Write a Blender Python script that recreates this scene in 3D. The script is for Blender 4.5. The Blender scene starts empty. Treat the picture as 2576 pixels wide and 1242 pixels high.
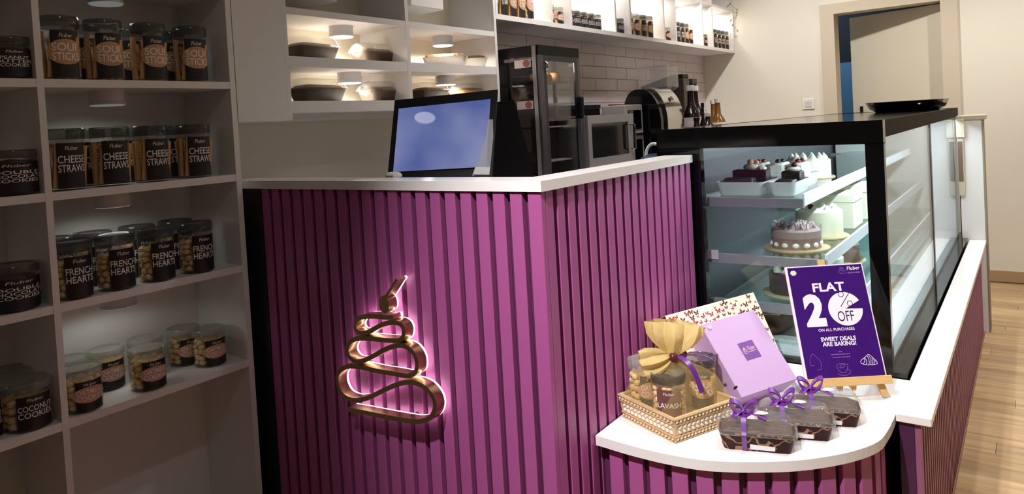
import bpy, bmesh, math, random
from mathutils import Vector, Matrix
random.seed(7)
PI = math.pi
scn = bpy.context.scene
col = scn.collection

# ------------------------------------------------------------------ camera
F, YAW, PIT, ROL, CY, CX, HC = 1800.0, 0.62900, 0.02718, -0.05618, 362.5, 1288.0, 1.28
FWD = Vector((-math.sin(YAW) * math.cos(PIT), math.cos(YAW) * math.cos(PIT), -math.sin(PIT)))
RT0 = Vector((math.cos(YAW), math.sin(YAW), 0))
UP0 = RT0.cross(FWD)
RT = RT0 * math.cos(ROL) + UP0 * math.sin(ROL)
UP = UP0 * math.cos(ROL) - RT0 * math.sin(ROL)
CAMP = Vector((0, 0, HC))
cd = bpy.data.cameras.new('camera')
cam = bpy.data.objects.new('camera', cd)
col.objects.link(cam)
m = Matrix((RT, UP, -FWD)).transposed().to_4x4()
m.translation = CAMP
cam.matrix_world = m
cd.sensor_width = 36.0
cd.sensor_fit = 'HORIZONTAL'
cd.lens = F / 2576 * 36
cd.shift_x = 0.0
cd.shift_y = (CY - 621.0) / 2576
cd.clip_start = 0.02
scn.camera = cam

# ------------------------------------------------------------------ world, exposure, ceiling lamp and added fill lamps
w = bpy.data.worlds.new('world')
scn.world = w
w.use_nodes = True
w.node_tree.nodes['Background'].inputs[0].default_value = (1.0, 0.95, 0.88, 1)
w.node_tree.nodes['Background'].inputs[1].default_value = 0.15
scn.view_settings.view_transform = 'Standard'
scn.view_settings.look = 'None'
scn.view_settings.gamma = 1.0
scn.view_settings.use_curve_mapping = False
scn.view_settings.exposure = 0.0
scn.cycles.transparent_max_bounces = 32
scn.cycles.max_bounces = 10
CEIL = 2.75
CEILING_AND_FILL_LAMPS = [  # x, y, aim, watts, cone degrees, blend, colour
    (-0.65, -0.125, (-0.50, 1.35, 0.80), 410, 52, 1.0, (1.0, 0.97, 0.95), 'before the counter sign'),
    (-0.36, 1.72, (-0.45, 1.85, 0.50), 80, 84, 0.8, (1.0, 0.97, 0.92), 'added over the curved display table'),
    (0.35, 3.00, (0.05, 3.3, 0.0), 150, 110, 0.8, (1.0, 0.97, 0.91), 'added over the rail wall'),
    (0.30, 4.70, (0.10, 5.4, 0.6), 94, 120, 0.8, (1.0, 0.97, 0.90), 'added before the plain back wall'),
    (-1.30, 4.60, (-1.20, 5.6, 0.9), 94, 125, 0.8, (1.0, 0.97, 0.91), 'added before the doorway'),
    (-1.25, 2.90, (-1.9, 3.1, 0.9), 85, 120, 0.9, (1.0, 0.97, 0.93), 'added behind the counter'),
    (-0.10, 0.60, (-2.0, 1.30, 0.95), 9, 66, 1.0, (0.88, 1.0, 1.0), 'added facing the jar shelving'),
]
for i, (x, y, aim, wt, cone, bl, c, _w) in enumerate(CEILING_AND_FILL_LAMPS):  # all but the first are unseen lamps added to shape the light
    ld = bpy.data.lights.new('ceiling_and_fill_beam', 'SPOT')
    ld.energy = wt
    ld.spot_size = math.radians(cone)
    ld.spot_blend = bl
    ld.shadow_soft_size = 0.035
    ld.color = c
    lo = bpy.data.objects.new('ceiling_and_fill_beam', ld)
    col.objects.link(lo)
    lo.location = (x, y, CEIL - 0.03)
    lo.rotation_euler = (Vector(aim) - Vector((x, y, CEIL - 0.03))).to_track_quat('-Z', 'Y').to_euler()

# ------------------------------------------------------------------ helpers
def ray(u, v):
    return FWD * F + RT * (u - CX) - UP * (v - CY)
def on(u, v, ax, val):
    d = ray(u, v); i = 'xyz'.index(ax)
    return CAMP + d * ((val - CAMP[i]) / d[i])
def at_depth(u, v, z):
    return CAMP + ray(u, v) * (z / F)

def lin(c):
    c /= 255.0
    return c / 12.92 if c <= 0.04045 else ((c + 0.055) / 1.055) ** 2.4
def rgb(r, g, b):
    return (lin(r), lin(g), lin(b), 1)

MATS = {}
def mat(name, colr, rough=0.5, metal=0.0, vary=0.0, scale=20.0, bump=0.0, spec=0.5, emit=None, estr=0.0,
        stretch=(1, 1, 1), coat=0.0, detail=3.0):
    if name in MATS:
        return MATS[name]
    mt = bpy.data.materials.new(name)
    mt.use_nodes = True
    nt = mt.node_tree; b = nt.nodes['Principled BSDF']
    b.inputs['Base Color'].default_value = colr
    b.inputs['Roughness'].default_value = rough
    b.inputs['Metallic'].default_value = metal
    b.inputs['Specular IOR Level'].default_value = spec
    b.inputs['Coat Weight'].default_value = coat
    if emit:
        b.inputs['Emission Color'].default_value = emit
        b.inputs['Emission Strength'].default_value = estr
    if vary or bump:
        tc = nt.nodes.new('ShaderNodeTexCoord')
        mp = nt.nodes.new('ShaderNodeMapping')
        mp.inputs['Scale'].default_value = stretch
        nz = nt.nodes.new('ShaderNodeTexNoise')
        nz.inputs['Scale'].default_value = scale
        nz.inputs['Detail'].default_value = detail
        nt.links.new(tc.outputs['Object'], mp.inputs['Vector'])
        nt.links.new(mp.outputs[0], nz.inputs['Vector'])
        if vary:
            mx = nt.nodes.new('ShaderNodeMix'); mx.data_type = 'RGBA'
            mx.inputs[6].default_value = tuple(max(0, c * (1 - vary)) for c in colr[:3]) + (1,)
            mx.inputs[7].default_value = tuple(min(1, c * (1 + vary)) for c in colr[:3]) + (1,)
            nt.links.new(nz.outputs[0], mx.inputs[0])
            nt.links.new(mx.outputs[2], b.inputs['Base Color'])
        if bump:
            bp = nt.nodes.new('ShaderNodeBump'); bp.inputs['Strength'].default_value = bump
            bp.inputs['Distance'].default_value = 0.01
            nt.links.new(nz.outputs[0], bp.inputs['Height'])
            nt.links.new(bp.outputs[0], b.inputs['Normal'])
    MATS[name] = mt
    return mt

def glass(name, tint=(1, 1, 1, 1), haze=0.0, hazecol=(0.8, 0.8, 0.8, 1), ior=1.45, rough=0.0):
    if name in MATS:
        return MATS[name]
    mt = bpy.data.materials.new(name); mt.use_nodes = True
    nt = mt.node_tree; nt.nodes.clear()
    out = nt.nodes.new('ShaderNodeOutputMaterial')
    tr = nt.nodes.new('ShaderNodeBsdfTransparent'); tr.inputs[0].default_value = tint
    gl = nt.nodes.new('ShaderNodeBsdfGlossy'); gl.inputs['Roughness'].default_value = rough
    fr = nt.nodes.new('ShaderNodeFresnel')
    ge = nt.nodes.new('ShaderNodeNewGeometry'); mi = nt.nodes.new('ShaderNodeMath'); mi.operation = 'MULTIPLY_ADD'
    mi.inputs[1].default_value = 1.0 / ior - ior; mi.inputs[2].default_value = ior   # same index seen from either side of a thin wall
    nt.links.new(ge.outputs['Backfacing'], mi.inputs[0]); nt.links.new(mi.outputs[0], fr.inputs[0])
    mx = nt.nodes.new('ShaderNodeMixShader')
    nt.links.new(fr.outputs[0], mx.inputs[0]); nt.links.new(gl.outputs[0], mx.inputs[2])
    if haze:
        df = nt.nodes.new('ShaderNodeBsdfDiffuse'); df.inputs[0].default_value = hazecol
        m2 = nt.nodes.new('ShaderNodeMixShader'); m2.inputs[0].default_value = haze
        nt.links.new(tr.outputs[0], m2.inputs[1]); nt.links.new(df.outputs[0], m2.inputs[2])
        nt.links.new(m2.outputs[0], mx.inputs[1])
    else:
        nt.links.new(tr.outputs[0], mx.inputs[1])
    nt.links.new(mx.outputs[0], out.inputs[0])
    MATS[name] = mt
    return mt

def sheer(name, colr, opacity):
    mt = bpy.data.materials.new(name); mt.use_nodes = True
    nt = mt.node_tree; nt.nodes.clear()
    out = nt.nodes.new('ShaderNodeOutputMaterial')
    tr = nt.nodes.new('ShaderNodeBsdfTransparent'); tr.inputs[0].default_value = (0.95, 0.92, 0.85, 1)
    df = nt.nodes.new('ShaderNodeBsdfDiffuse'); df.inputs[0].default_value = colr
    tl = nt.nodes.new('ShaderNodeBsdfTranslucent'); tl.inputs[0].default_value = colr
    a = nt.nodes.new('ShaderNodeMixShader'); a.inputs[0].default_value = 0.35
    nt.links.new(df.outputs[0], a.inputs[1]); nt.links.new(tl.outputs[0], a.inputs[2])
    b = nt.nodes.new('ShaderNodeMixShader'); b.inputs[0].default_value = opacity
    nt.links.new(tr.outputs[0], b.inputs[1]); nt.links.new(a.outputs[0], b.inputs[2])
    nt.links.new(b.outputs[0], out.inputs[0])
    return mt

class MB:
    def __init__(s):
        s.v = []; s.f = []
    def add(s, vs, fs):
        o = len(s.v); s.v += [tuple(p) for p in vs]; s.f += [tuple(i + o for i in q) for q in fs]
        return s
    def box(s, x0, x1, y0, y1, z0, z1, bev=0.0):
        if bev:
            return s.bbox(x0, x1, y0, y1, z0, z1, bev)
        vs = [(x, y, z) for z in (z0, z1) for y in (y0, y1) for x in (x0, x1)]
        return s.add(vs, [(0, 2, 3, 1), (4, 5, 7, 6), (0, 1, 5, 4), (2, 6, 7, 3), (0, 4, 6, 2), (1, 3, 7, 5)])
    def bbox(s, x0, x1, y0, y1, z0, z1, b):
        # box with chamfered edges
        pts = []
        for z, i in ((z0, 0), (z0 + b, 1), (z1 - b, 1), (z1, 0)):
            a = b if i == 0 else 0
            pts += [(x0 + b, y0 + a, z), (x1 - b, y0 + a, z), (x1 - a, y0 + b, z), (x1 - a, y1 - b, z),
                    (x1 - b, y1 - a, z), (x0 + b, y1 - a, z), (x0 + a, y1 - b, z), (x0 + a, y0 + b, z)]
        fs = [tuple(reversed(range(8))), tuple(range(24, 32))]
        for k in range(3):
            for j in range(8):
                fs.append((k * 8 + j, k * 8 + (j + 1) % 8, k * 8 + 8 + (j + 1) % 8, k * 8 + 8 + j))
        return s.add(pts, fs)
    def frame(s, o, ax, ay, az, x0, x1, y0, y1, z0, z1):
        t = MB().box(x0, x1, y0, y1, z0, z1)
        return s.add([o + ax * p[0] + ay * p[1] + az * p[2] for p in t.v], t.f)
    def lathe(s, prof, seg=24, c=(0, 0, 0), cap=True):
        vs = []; fs = []; n = len(prof)
        for r, z in prof:
            for k in range(seg):
                a = 2 * PI * k / seg
                vs.append((c[0] + r * math.cos(a), c[1] + r * math.sin(a), c[2] + z))
        for i in range(n - 1):
            for k in range(seg):
                k2 = (k + 1) % seg
                fs.append((i * seg + k, i * seg + k2, (i + 1) * seg + k2, (i + 1) * seg + k))
        if cap:
            fs.append(tuple(reversed(range(seg)))); fs.append(tuple((n - 1) * seg + k for k in range(seg)))
        return s.add(vs, fs)
    def rings(s, rings, cap=True, closed=True):
        n = len(rings[0]); vs = [p for r in rings for p in r]; fs = []
        for i in range(len(rings) - 1):
            for k in range(n if closed else n - 1):
                k2 = (k + 1) % n
                fs.append((i * n + k, i * n + k2, (i + 1) * n + k2, (i + 1) * n + k))
        if cap:
            fs.append(tuple(reversed(range(n)))); fs.append(tuple((len(rings) - 1) * n + k for k in range(n)))
        return s.add(vs, fs)
    def prism(s, poly, z0, z1):
        n = len(poly)
        vs = [(x, y, z0) for x, y in poly] + [(x, y, z1) for x, y in poly]
        fs = [tuple(reversed(range(n))), tuple(range(n, 2 * n))]
        fs += [(k, (k + 1) % n, n + (k + 1) % n, n + k) for k in range(n)]
        return s.add(vs, fs)
    def slab(s, pts, n, t):
        # polygon of 3d points thickened by t along n
        k = len(pts); n = Vector(n)
        vs = [Vector(p) for p in pts] + [Vector(p) + n * t for p in pts]
        fs = [tuple(range(k)), tuple(reversed(range(k, 2 * k)))] + [(i, k + i, k + (i + 1) % k, (i + 1) % k) for i in range(k)]
        return s.add(vs, fs)
    def tube(s, pts, r, seg=8):
        pts = [Vector(p) for p in pts]; rs = []
        up = None
        for i, p in enumerate(pts):
            t = (pts[min(i + 1, len(pts) - 1)] - pts[max(i - 1, 0)]).normalized()
            if up is None:
                up = t.orthogonal().normalized()
            up = (up - t * up.dot(t)).normalized(); bn = t.cross(up)
            rr = r[i] if isinstance(r, (list, tuple)) else r
            rs.append([p + (up * math.cos(2 * PI * k / seg) + bn * math.sin(2 * PI * k / seg)) * rr for k in range(seg)])
        return s.rings(rs)
    def ball(s, c, r, seg=10, ring=6, sq=(1, 1, 1)):
        vs = [(c[0], c[1], c[2] - r * sq[2])]
        for i in range(1, ring):
            a = -PI / 2 + PI * i / ring
            for k in range(seg):
                b = 2 * PI * k / seg
                vs.append((c[0] + r * sq[0] * math.cos(a) * math.cos(b), c[1] + r * sq[1] * math.cos(a) * math.sin(b), c[2] + r * sq[2] * math.sin(a)))
        vs.append((c[0], c[1], c[2] + r * sq[2]))
        fs = [(0, 1 + (k + 1) % seg, 1 + k) for k in range(seg)]
        for i in range(ring - 2):
            for k in range(seg):
                a = 1 + i * seg + k; b = 1 + i * seg + (k + 1) % seg
                fs.append((a, b, b + seg, a + seg))
        o = 1 + (ring - 2) * seg; t = len(vs) - 1
        fs += [(o + k, o + (k + 1) % seg, t) for k in range(seg)]
        return s.add(vs, fs)
    def ribbon(s, pts, width, wdir, thick=0.0008):
        # flat band following pts, wide along wdir
        wd = Vector(wdir).normalized() * width / 2; rs = []
        pts = [Vector(p) for p in pts]
        for i, p in enumerate(pts):
            t = (pts[min(i + 1, len(pts) - 1)] - pts[max(i - 1, 0)]).normalized()
            n = t.cross(wd).normalized() * thick
            rs.append([p - wd - n, p + wd - n, p + wd + n, p - wd + n])
        return s.rings(rs)
    def xf(s, fn):
        s.v = [tuple(fn(Vector(p))) for p in s.v]
        return s
    def build(s, name, mt, parent=None, smooth=False, kind=None, label=None):
        me = bpy.data.meshes.new(name)
        me.from_pydata(s.v, [], s.f)
        me.validate()
        bm = bmesh.new(); bm.from_mesh(me)
        bmesh.ops.recalc_face_normals(bm, faces=bm.faces); bm.to_mesh(me); bm.free()
        if smooth:
            for p in me.polygons:
                p.use_smooth = True
            try:
                me.set_sharp_from_angle(angle=math.radians(38))
            except Exception:
                pass
        me.materials.append(mt)
        o = bpy.data.objects.new(name, me)
        col.objects.link(o)
        if parent:
            o.parent = parent
        if kind:
            o['kind'] = kind
        if label:
            o['label'] = label
        return o

def thing(name, label, cat, loc=(0, 0, 0), rz=0.0, group=None):
    o = bpy.data.objects.new(name, None)
    o.empty_display_size = 0.05
    col.objects.link(o)
    o.location = loc; o.rotation_euler = (0, 0, rz)
    return tag(o, label, cat, group)
def tag(o, label, cat, group=None):
    o['label'] = label; o['category'] = cat
    if group:
        o['group'] = group
    return o
def struct(o, label=None):
    o['kind'] = 'structure'
    if label:
        o['label'] = label
    return o
def dup(root, loc, rz, label, group=None, sc=None):
    r = root.copy(); col.objects.link(r); r.location = loc; r.rotation_euler = (0, 0, rz); r['label'] = label
    if sc:
        r.scale = sc
    if group:
        r['group'] = group
    for ch in list(root.children):
        c = ch.copy(); col.objects.link(c); c.parent = r
        for g in list(ch.children):
            d = g.copy(); col.objects.link(d); d.parent = c
    return r
def piece(name, mesh_ob, parent, loc=(0, 0, 0)):
    c = mesh_ob.copy(); c.name = name; col.objects.link(c); c.parent = parent; c.location = loc
    return c

TXT = {}
def text_mesh(s, bold=0.0, shear=0.0):
    key = (s, bold, shear)
    if key not in TXT:
        cu = bpy.data.curves.new('lettering_curve', 'FONT')
        cu.body = s; cu.offset = bold; cu.shear = shear; cu.resolution_u = 3; cu.align_x = 'LEFT'
        ob = bpy.data.objects.new('lettering_curve', cu)
        me = bpy.data.meshes.new_from_object(ob)
        vs = [(v.co.x, v.co.y) for v in me.vertices]; fs = [tuple(p.vertices) for p in me.polygons]
        bpy.data.objects.remove(ob); bpy.data.curves.remove(cu); bpy.data.meshes.remove(me)
        x0 = min(v[0] for v in vs); x1 = max(v[0] for v in vs); y0 = min(v[1] for v in vs); y1 = max(v[1] for v in vs)
        TXT[key] = ([((x - x0) / (x1 - x0), (y - y0) / (y1 - y0)) for x, y in vs], fs, (x1 - x0) / (y1 - y0))
    return TXT[key]
def put_text(mb, s, u0, u1, v0, v1, fn, bold=0.0, shear=0.0):
    vs, fs, asp = text_mesh(s, bold, shear)
    mb.add([fn(u0 + (u1 - u0) * a, v0 + (v1 - v0) * b) for a, b in vs], fs)
    return mb

def put_dashes(mb, u0, u1, v0, v1, fn, n=9, seed=1):
    # a line of print too small to read: a row of short marks
    rn = random.Random(seed); ws = [rn.uniform(0.6, 1.4) for _ in range(n)]; tot = sum(ws); u = u0
    for w_ in ws:
        d_ = (u1 - u0) * w_ / tot
        mb.add([fn(u, v0), fn(u + d_ * 0.72, v0), fn(u + d_ * 0.72, v1), fn(u, v1)], [(0, 1, 2, 3)])
        u += d_
    return mb

def catmull(pts, n=6):
    out = []; P = [Vector(p) for p in pts]
    for i in range(len(P) - 1):
        p0 = P[max(i - 1, 0)]; p1 = P[i]; p2 = P[i + 1]; p3 = P[min(i + 2, len(P) - 1)]
        for k in range(n):
            t = k / n
            out.append(0.5 * ((2 * p1) + (p2 - p0) * t + (2 * p0 - 5 * p1 + 4 * p2 - p3) * t * t + (3 * p1 - p0 - 3 * p2 + p3) * t ** 3))
    out.append(P[-1])
    return out

# ------------------------------------------------------------------ materials
M_wall = mat('warm_white_paint', rgb(229, 222, 209), 0.75, vary=0.03, scale=3, bump=0.03)
M_ceil = mat('ceiling_paint', rgb(225, 220, 212), 0.8)
M_white = mat('white_laminate', rgb(233, 228, 226), 0.38, vary=0.015, scale=6)
M_whiteback = mat('white_backboard', rgb(236, 232, 226), 0.5)
M_top = mat('white_solid_surface', rgb(240, 234, 234), 0.22, vary=0.012, scale=12)
M_purple = mat('magenta_lacquer', rgb(168, 84, 144), 0.42, vary=0.05, scale=5)
M_groove_shade = mat('magenta_groove_shade', rgb(92, 40, 76), 0.5)  # shade of the grooves between slats put into the backing colour
M_plum = mat('plum_lacquer', rgb(96, 44, 92), 0.4)
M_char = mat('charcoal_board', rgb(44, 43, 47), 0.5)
M_gold = mat('polished_gold', rgb(192, 172, 124), 0.3, metal=1.0)
M_led = mat('led_strip', (1, 0.95, 0.9, 1), 0.5, emit=(1.0, 0.88, 0.86, 1), estr=3.2)
M_black = mat('black_plastic', rgb(14, 14, 16), 0.5, spec=0.25)
M_gloss = mat('black_gloss', rgb(7, 8, 10), 0.08)
M_steel = mat('brushed_steel', rgb(158, 154, 158), 0.4, metal=0.45, vary=0.05, scale=60, stretch=(1, 1, 0.05))
M_dksteel = mat('dark_steel', rgb(92, 88, 94), 0.35, metal=0.7)
M_chrome = mat('chrome', rgb(205, 203, 205), 0.1, metal=1.0)
M_frame = mat('door_frame_paint', rgb(205, 192, 172), 0.6)
M_leaf = mat('door_leaf_paint', rgb(214, 205, 186), 0.55)
M_base = mat('tan_skirting', rgb(176, 146, 112), 0.5, vary=0.08, scale=8)
M_glass = glass('clear_glass', (0.93, 0.97, 0.97, 1))
M_pane = glass('showcase_glass', (0.92, 0.97, 0.97, 1), ior=1.5)
M_dkglass = glass('smoked_glass', (0.22, 0.20, 0.20, 1), ior=1.5)
M_plastic = glass('clear_plastic', (0.97, 0.97, 0.96, 1), haze=0.09, hazecol=(0.75, 0.72, 0.7, 1), ior=1.65, rough=0.03)
M_jar = glass('jar_glass', (0.98, 0.98, 0.97, 1), haze=0.03, hazecol=(0.7, 0.68, 0.66, 1), rough=0.04)
M_lid = glass('smoked_lid', (0.62, 0.61, 0.60, 1), haze=0.30, hazecol=(0.12, 0.12, 0.12, 1), rough=0.1)
M_clearlid = glass('clear_lid', (0.85, 0.85, 0.83, 1), haze=0.25, hazecol=(0.55, 0.55, 0.5, 1), rough=0.1)
M_blklabel = mat('black_label', rgb(32, 28, 30), 0.45)
M_tanlabel = mat('tan_label', rgb(196, 148, 104), 0.5)
M_orglabel = mat('peach_label', rgb(208, 150, 128), 0.5)
M_ink = mat('white_ink', rgb(238, 232, 226), 0.5)
M_darkink = mat('dark_ink', rgb(40, 16, 60), 0.5)
M_stick = mat('baked_stick', rgb(218, 168, 108), 0.7, vary=0.25, scale=30)
M_cookie = mat('baked_cookie', rgb(228, 194, 142), 0.8, vary=0.25, scale=40, bump=0.3)
M_dkcookie = mat('dark_cookie', rgb(120, 78, 56), 0.8, vary=0.3, scale=40, bump=0.3)
M_lampbody = mat('lamp_body_white', rgb(215, 214, 216), 0.4)
M_lens_on = mat('lamp_lens_lit', (1, 1, 1, 1), 0.5, emit=(1.0, 0.96, 0.9, 1), estr=6.0)
M_lens_dim = mat('lamp_lens_dimmed', rgb(200, 200, 202), 0.4, emit=(0.95, 1.0, 0.97, 1), estr=0.12)

# ------------------------------------------------------------------ the room
XW, YB, XF = -2.27, 5.977, -1.99      # left wall, back wall, front plane of the wall shelving
XR, YF = 2.3, -2.6
fl = struct(MB().box(XW - 0.1, XR + 0.1, YF - 0.1, 8.2, -0.12, -0.008).build('floor', mat('floor_base', rgb(150, 124, 94), 0.6)), 'pale wooden plank floor')
def wood_mat():
    mt = bpy.data.materials.new('oak_plank'); mt.use_nodes = True
    nt = mt.node_tree; b = nt.nodes['Principled BSDF']; b.inputs['Roughness'].default_value = 0.42
    tc = nt.nodes.new('ShaderNodeTexCoord'); mp = nt.nodes.new('ShaderNodeMapping'); mp.inputs['Scale'].default_value = (1.2, 16, 16)
    oi = nt.nodes.new('ShaderNodeObjectInfo')
    ad = nt.nodes.new('ShaderNodeVectorMath'); ad.operation = 'ADD'
    nz = nt.nodes.new('ShaderNodeTexNoise'); nz.inputs['Scale'].default_value = 2.0; nz.inputs['Detail'].default_value = 5
    rp = nt.nodes.new('ShaderNodeValToRGB')
    rp.color_ramp.elements[0].position = 0.3; rp.color_ramp.elements[0].color = rgb(168, 134, 94)
    rp.color_ramp.elements[1].position = 0.7; rp.color_ramp.elements[1].color = rgb(206, 176, 136)
    hs = nt.nodes.new('ShaderNodeHueSaturation')
    mr = nt.nodes.new('ShaderNodeMapRange'); mr.inputs[3].default_value = 0.82; mr.inputs[4].default_value = 1.12
    nt.links.new(tc.outputs['Object'], ad.inputs[0]); nt.links.new(oi.outputs['Location'], ad.inputs[1])
    nt.links.new(ad.outputs[0], mp.inputs['Vector']); nt.links.new(mp.outputs[0], nz.inputs['Vector'])
    nt.links.new(nz.outputs[0], rp.inputs[0]); nt.links.new(rp.outputs[0], hs.inputs['Color'])
    nt.links.new(oi.outputs['Random'], mr.inputs[0]); nt.links.new(mr.outputs[0], hs.inputs['Value'])
    nt.links.new(hs.outputs[0], b.inputs['Base Color'])
    return mt
M_wood = wood_mat()
pk = None
for r in range(48):
    y = 1.27 + r * 0.0985
    if y + 0.0985 > 5.97:
        break
    off = -0.5 + (r * 0.37) % 0.9 - 0.9
    for k in range(4):
        x0 = off + k * 0.9
        if x0 + 0.9 < -0.3 or x0 > 1.6:
            continue
        x0c = max(x0, -0.30)
        L = x0 + 0.9 - x0c - 0.0015
        o = MB().bbox(0, L, 0, 0.0968, -0.008, 0.0, 0.0006).build('plank', M_wood, fl)
        o.location = (x0c, y, 0)

struct(MB().box(XW - 0.12, XR + 0.12, YF - 0.1, 8.2, CEIL, CEIL + 0.1).build('ceiling', M_ceil), 'plain white ceiling')
wl = struct(MB().box(XW - 0.12, XW, YF - 0.1, YB + 0.14, -0.008, CEIL).build('wall_left', M_wall), 'warm white wall behind the shelving')
struct(MB().box(XR, XR + 0.12, YF - 0.1, 8.2, -0.008, CEIL).build('wall_right', M_wall), 'warm white side wall')
struct(MB().box(XW, XR, YF - 0.1, YF, -0.008, CEIL).build('wall_front', M_wall), 'warm white wall opposite the counter')
DX0, DX1, DZ = -1.214, -0.500, 1.995
wb = MB().box(XW, DX0, YB, YB + 0.14, -0.008, CEIL).box(DX1, XR, YB, YB + 0.14, -0.008, CEIL).box(DX0, DX1, YB, YB + 0.14, DZ, CEIL)
struct(wb.build('wall_back', M_wall), 'warm white back wall with the doorway')
struct(MB().box(-0.395, XR, YB - 0.012, YB, 0, 0.075).build('baseboard_back', M_base), 'tan baseboard along the back wall')
# tiles on the left wall above the back worktop
M_tile = mat('glazed_white_tile', rgb(216, 203, 205), 0.25, vary=0.03, scale=4)
TP = 0.302
tl0 = None
for r in range(11):
    z0 = 1.706 + 0.0785 * (1 - r) - 0.0785
    if z0 > 1.77 or z0 < 0.94:
        continue
    z1 = min(z0 + 0.0748, 1.772)
    off = 2.70 + (0.151 if r % 2 else 0.0) - 0.302
    for k in range(13):
        y0 = max(off + k * TP, 2.66); y1 = min(off + k * TP + TP - 0.004, YB - 0.001)
        if y1 - y0 < 0.03:
            continue
        o = MB().bbox(0, 0.007, 0, y1 - y0, 0, z1 - z0, 0.001).build('tile', M_tile, wl)
        o.location = (XW, y0, z0)

# doorway: frame, leaf, room beyond
d1 = struct(thing('door_1', 'open cream door in a beige painted frame', 'door'))
del d1['category']
fm = MB().box(DX0 - 0.097, DX0 + 0.004, YB - 0.02, YB + 0.14, 0, DZ + 0.075).box(DX1 - 0.004, DX1 + 0.1, YB - 0.02, YB + 0.14, 0, DZ + 0.075)
fm.box(DX0 - 0.097, DX1 + 0.1, YB - 0.0205, YB + 0.14, DZ - 0.004, DZ + 0.076)
fm.build('door_frame', M_frame, d1)
lf = MB().bbox(-0.70, 0, 0, 0.04, 0.01, DZ - 0.012, 0.002).build('door_leaf', M_leaf, d1)
lf.location = (DX1 - 0.008, YB + 0.10, 0); lf.rotation_euler = (0, 0, -math.radians(20))
hd = MB().box(-0.635, -0.615, -0.014, 0.0, 1.10, 1.27).tube([(-0.625, -0.012, 1.20), (-0.625, -0.045, 1.20), (-0.54, -0.045, 1.20)], 0.008).build('door_handle', M_black, lf, label='black lever handle on a tall plate')
M_blue = mat('blue_room_wall', rgb(96, 146, 190), 0.7)
M_navy = mat('navy_room_wall', rgb(26, 30, 44), 0.7)
rb = MB().box(-2.6, 0.4, 7.9, 8.0, -0.008, 1.72).build('trim_1', M_blue); struct(rb, 'blue painted lower wall of the room beyond the door')
rb = MB().box(-2.6, 0.4, 7.9, 8.0, 1.72, CEIL).build('trim_2', M_navy); struct(rb, 'dark upper wall of the room beyond the door')
sw = thing('light_switch', 'white double light switch plate on the back wall beside door', 'switch', (-1.425, YB, 1.312))
MB().bbox(-0.045, 0.045, -0.012, 0, -0.043, 0.043, 0.004).build('plate', mat('switch_white', rgb(236, 232, 228), 0.35), sw)
for s in (-1, 1):
    MB().bbox(-0.0125 + s * 0.0135, 0.0125 + s * 0.0135, -0.017, -0.012, -0.024, 0.024, 0.002).build('rocker', mat('switch_grey', rgb(214, 210, 208), 0.3), sw)
bd = thing('dark_cabinet', 'low dark cabinet standing in the blue room beyond the door', 'cabinet', (-1.6, 7.55, 0))
MB().box(-0.35, 0.35, -0.2, 0.2, 0.05, 1.02).build('body', M_char, bd)
MB().box(-0.37, 0.37, -0.22, 0.22, 1.02, 1.06).build('top', M_black, bd)
MB().box(-0.33, 0.33, -0.18, 0.18, 0, 0.05).build('plinth', M_black, bd)
ld = bpy.data.lights.new('back_room_lamp', 'POINT'); ld.energy = 14; ld.color = (0.75, 0.88, 1.0); ld.shadow_soft_size = 0.15
lo = bpy.data.objects.new('back_room_lamp', ld); col.objects.link(lo); lo.location = (-1.75, 7.1, 2.3)

# fixtures for the ceiling lamp and the added ones
for i, (x, y, *_r) in enumerate(CEILING_AND_FILL_LAMPS):
    t = thing('ceiling_and_fill_lamp', 'round white recessed ceiling downlight ' + _r[-1], 'light', (x, y, CEIL), group='ceiling downlights')
    MB().lathe([(0.080, -0.004), (0.080, -0.012), (0.066, -0.016), (0.066, -0.004)], 32, cap=False).build('ring', M_lampbody, t)
    MB().lathe([(0.0655, -0.004), (0.0655, -0.006)], 32).build('lens', M_lens_on, t)

# ------------------------------------------------------------------ left display shelving
def puck(loc, lit, label, group, watts=0.0):
    t = thing('puck_lamp', label, 'lamp', loc, group=group)
    MB().lathe([(0.045, 0), (0.045, -0.032), (0.047, -0.034), (0.047, -0.040), (0.044, -0.040)], 28).build('body', M_lampbody, t, smooth=True)
    MB().lathe([(0.0435, -0.0402), (0.042, -0.0425)], 28).build('lens', M_lens_on if lit else M_lens_dim, t, smooth=True)
    if watts:
        l = bpy.data.lights.new('puck_glow', 'SPOT'); l.energy = watts; l.spot_size = math.radians(172); l.spot_blend = 0.3
        l.shadow_soft_size = 0.04; l.color = (1.0, 0.94, 0.82) if lit else (0.94, 1.0, 0.95)
        o = bpy.data.objects.new('puck_glow', l); col.objects.link(o); o.location = (loc[0], loc[1], loc[2] - 0.046)
    return t
PUCK_W = 6.5

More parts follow.
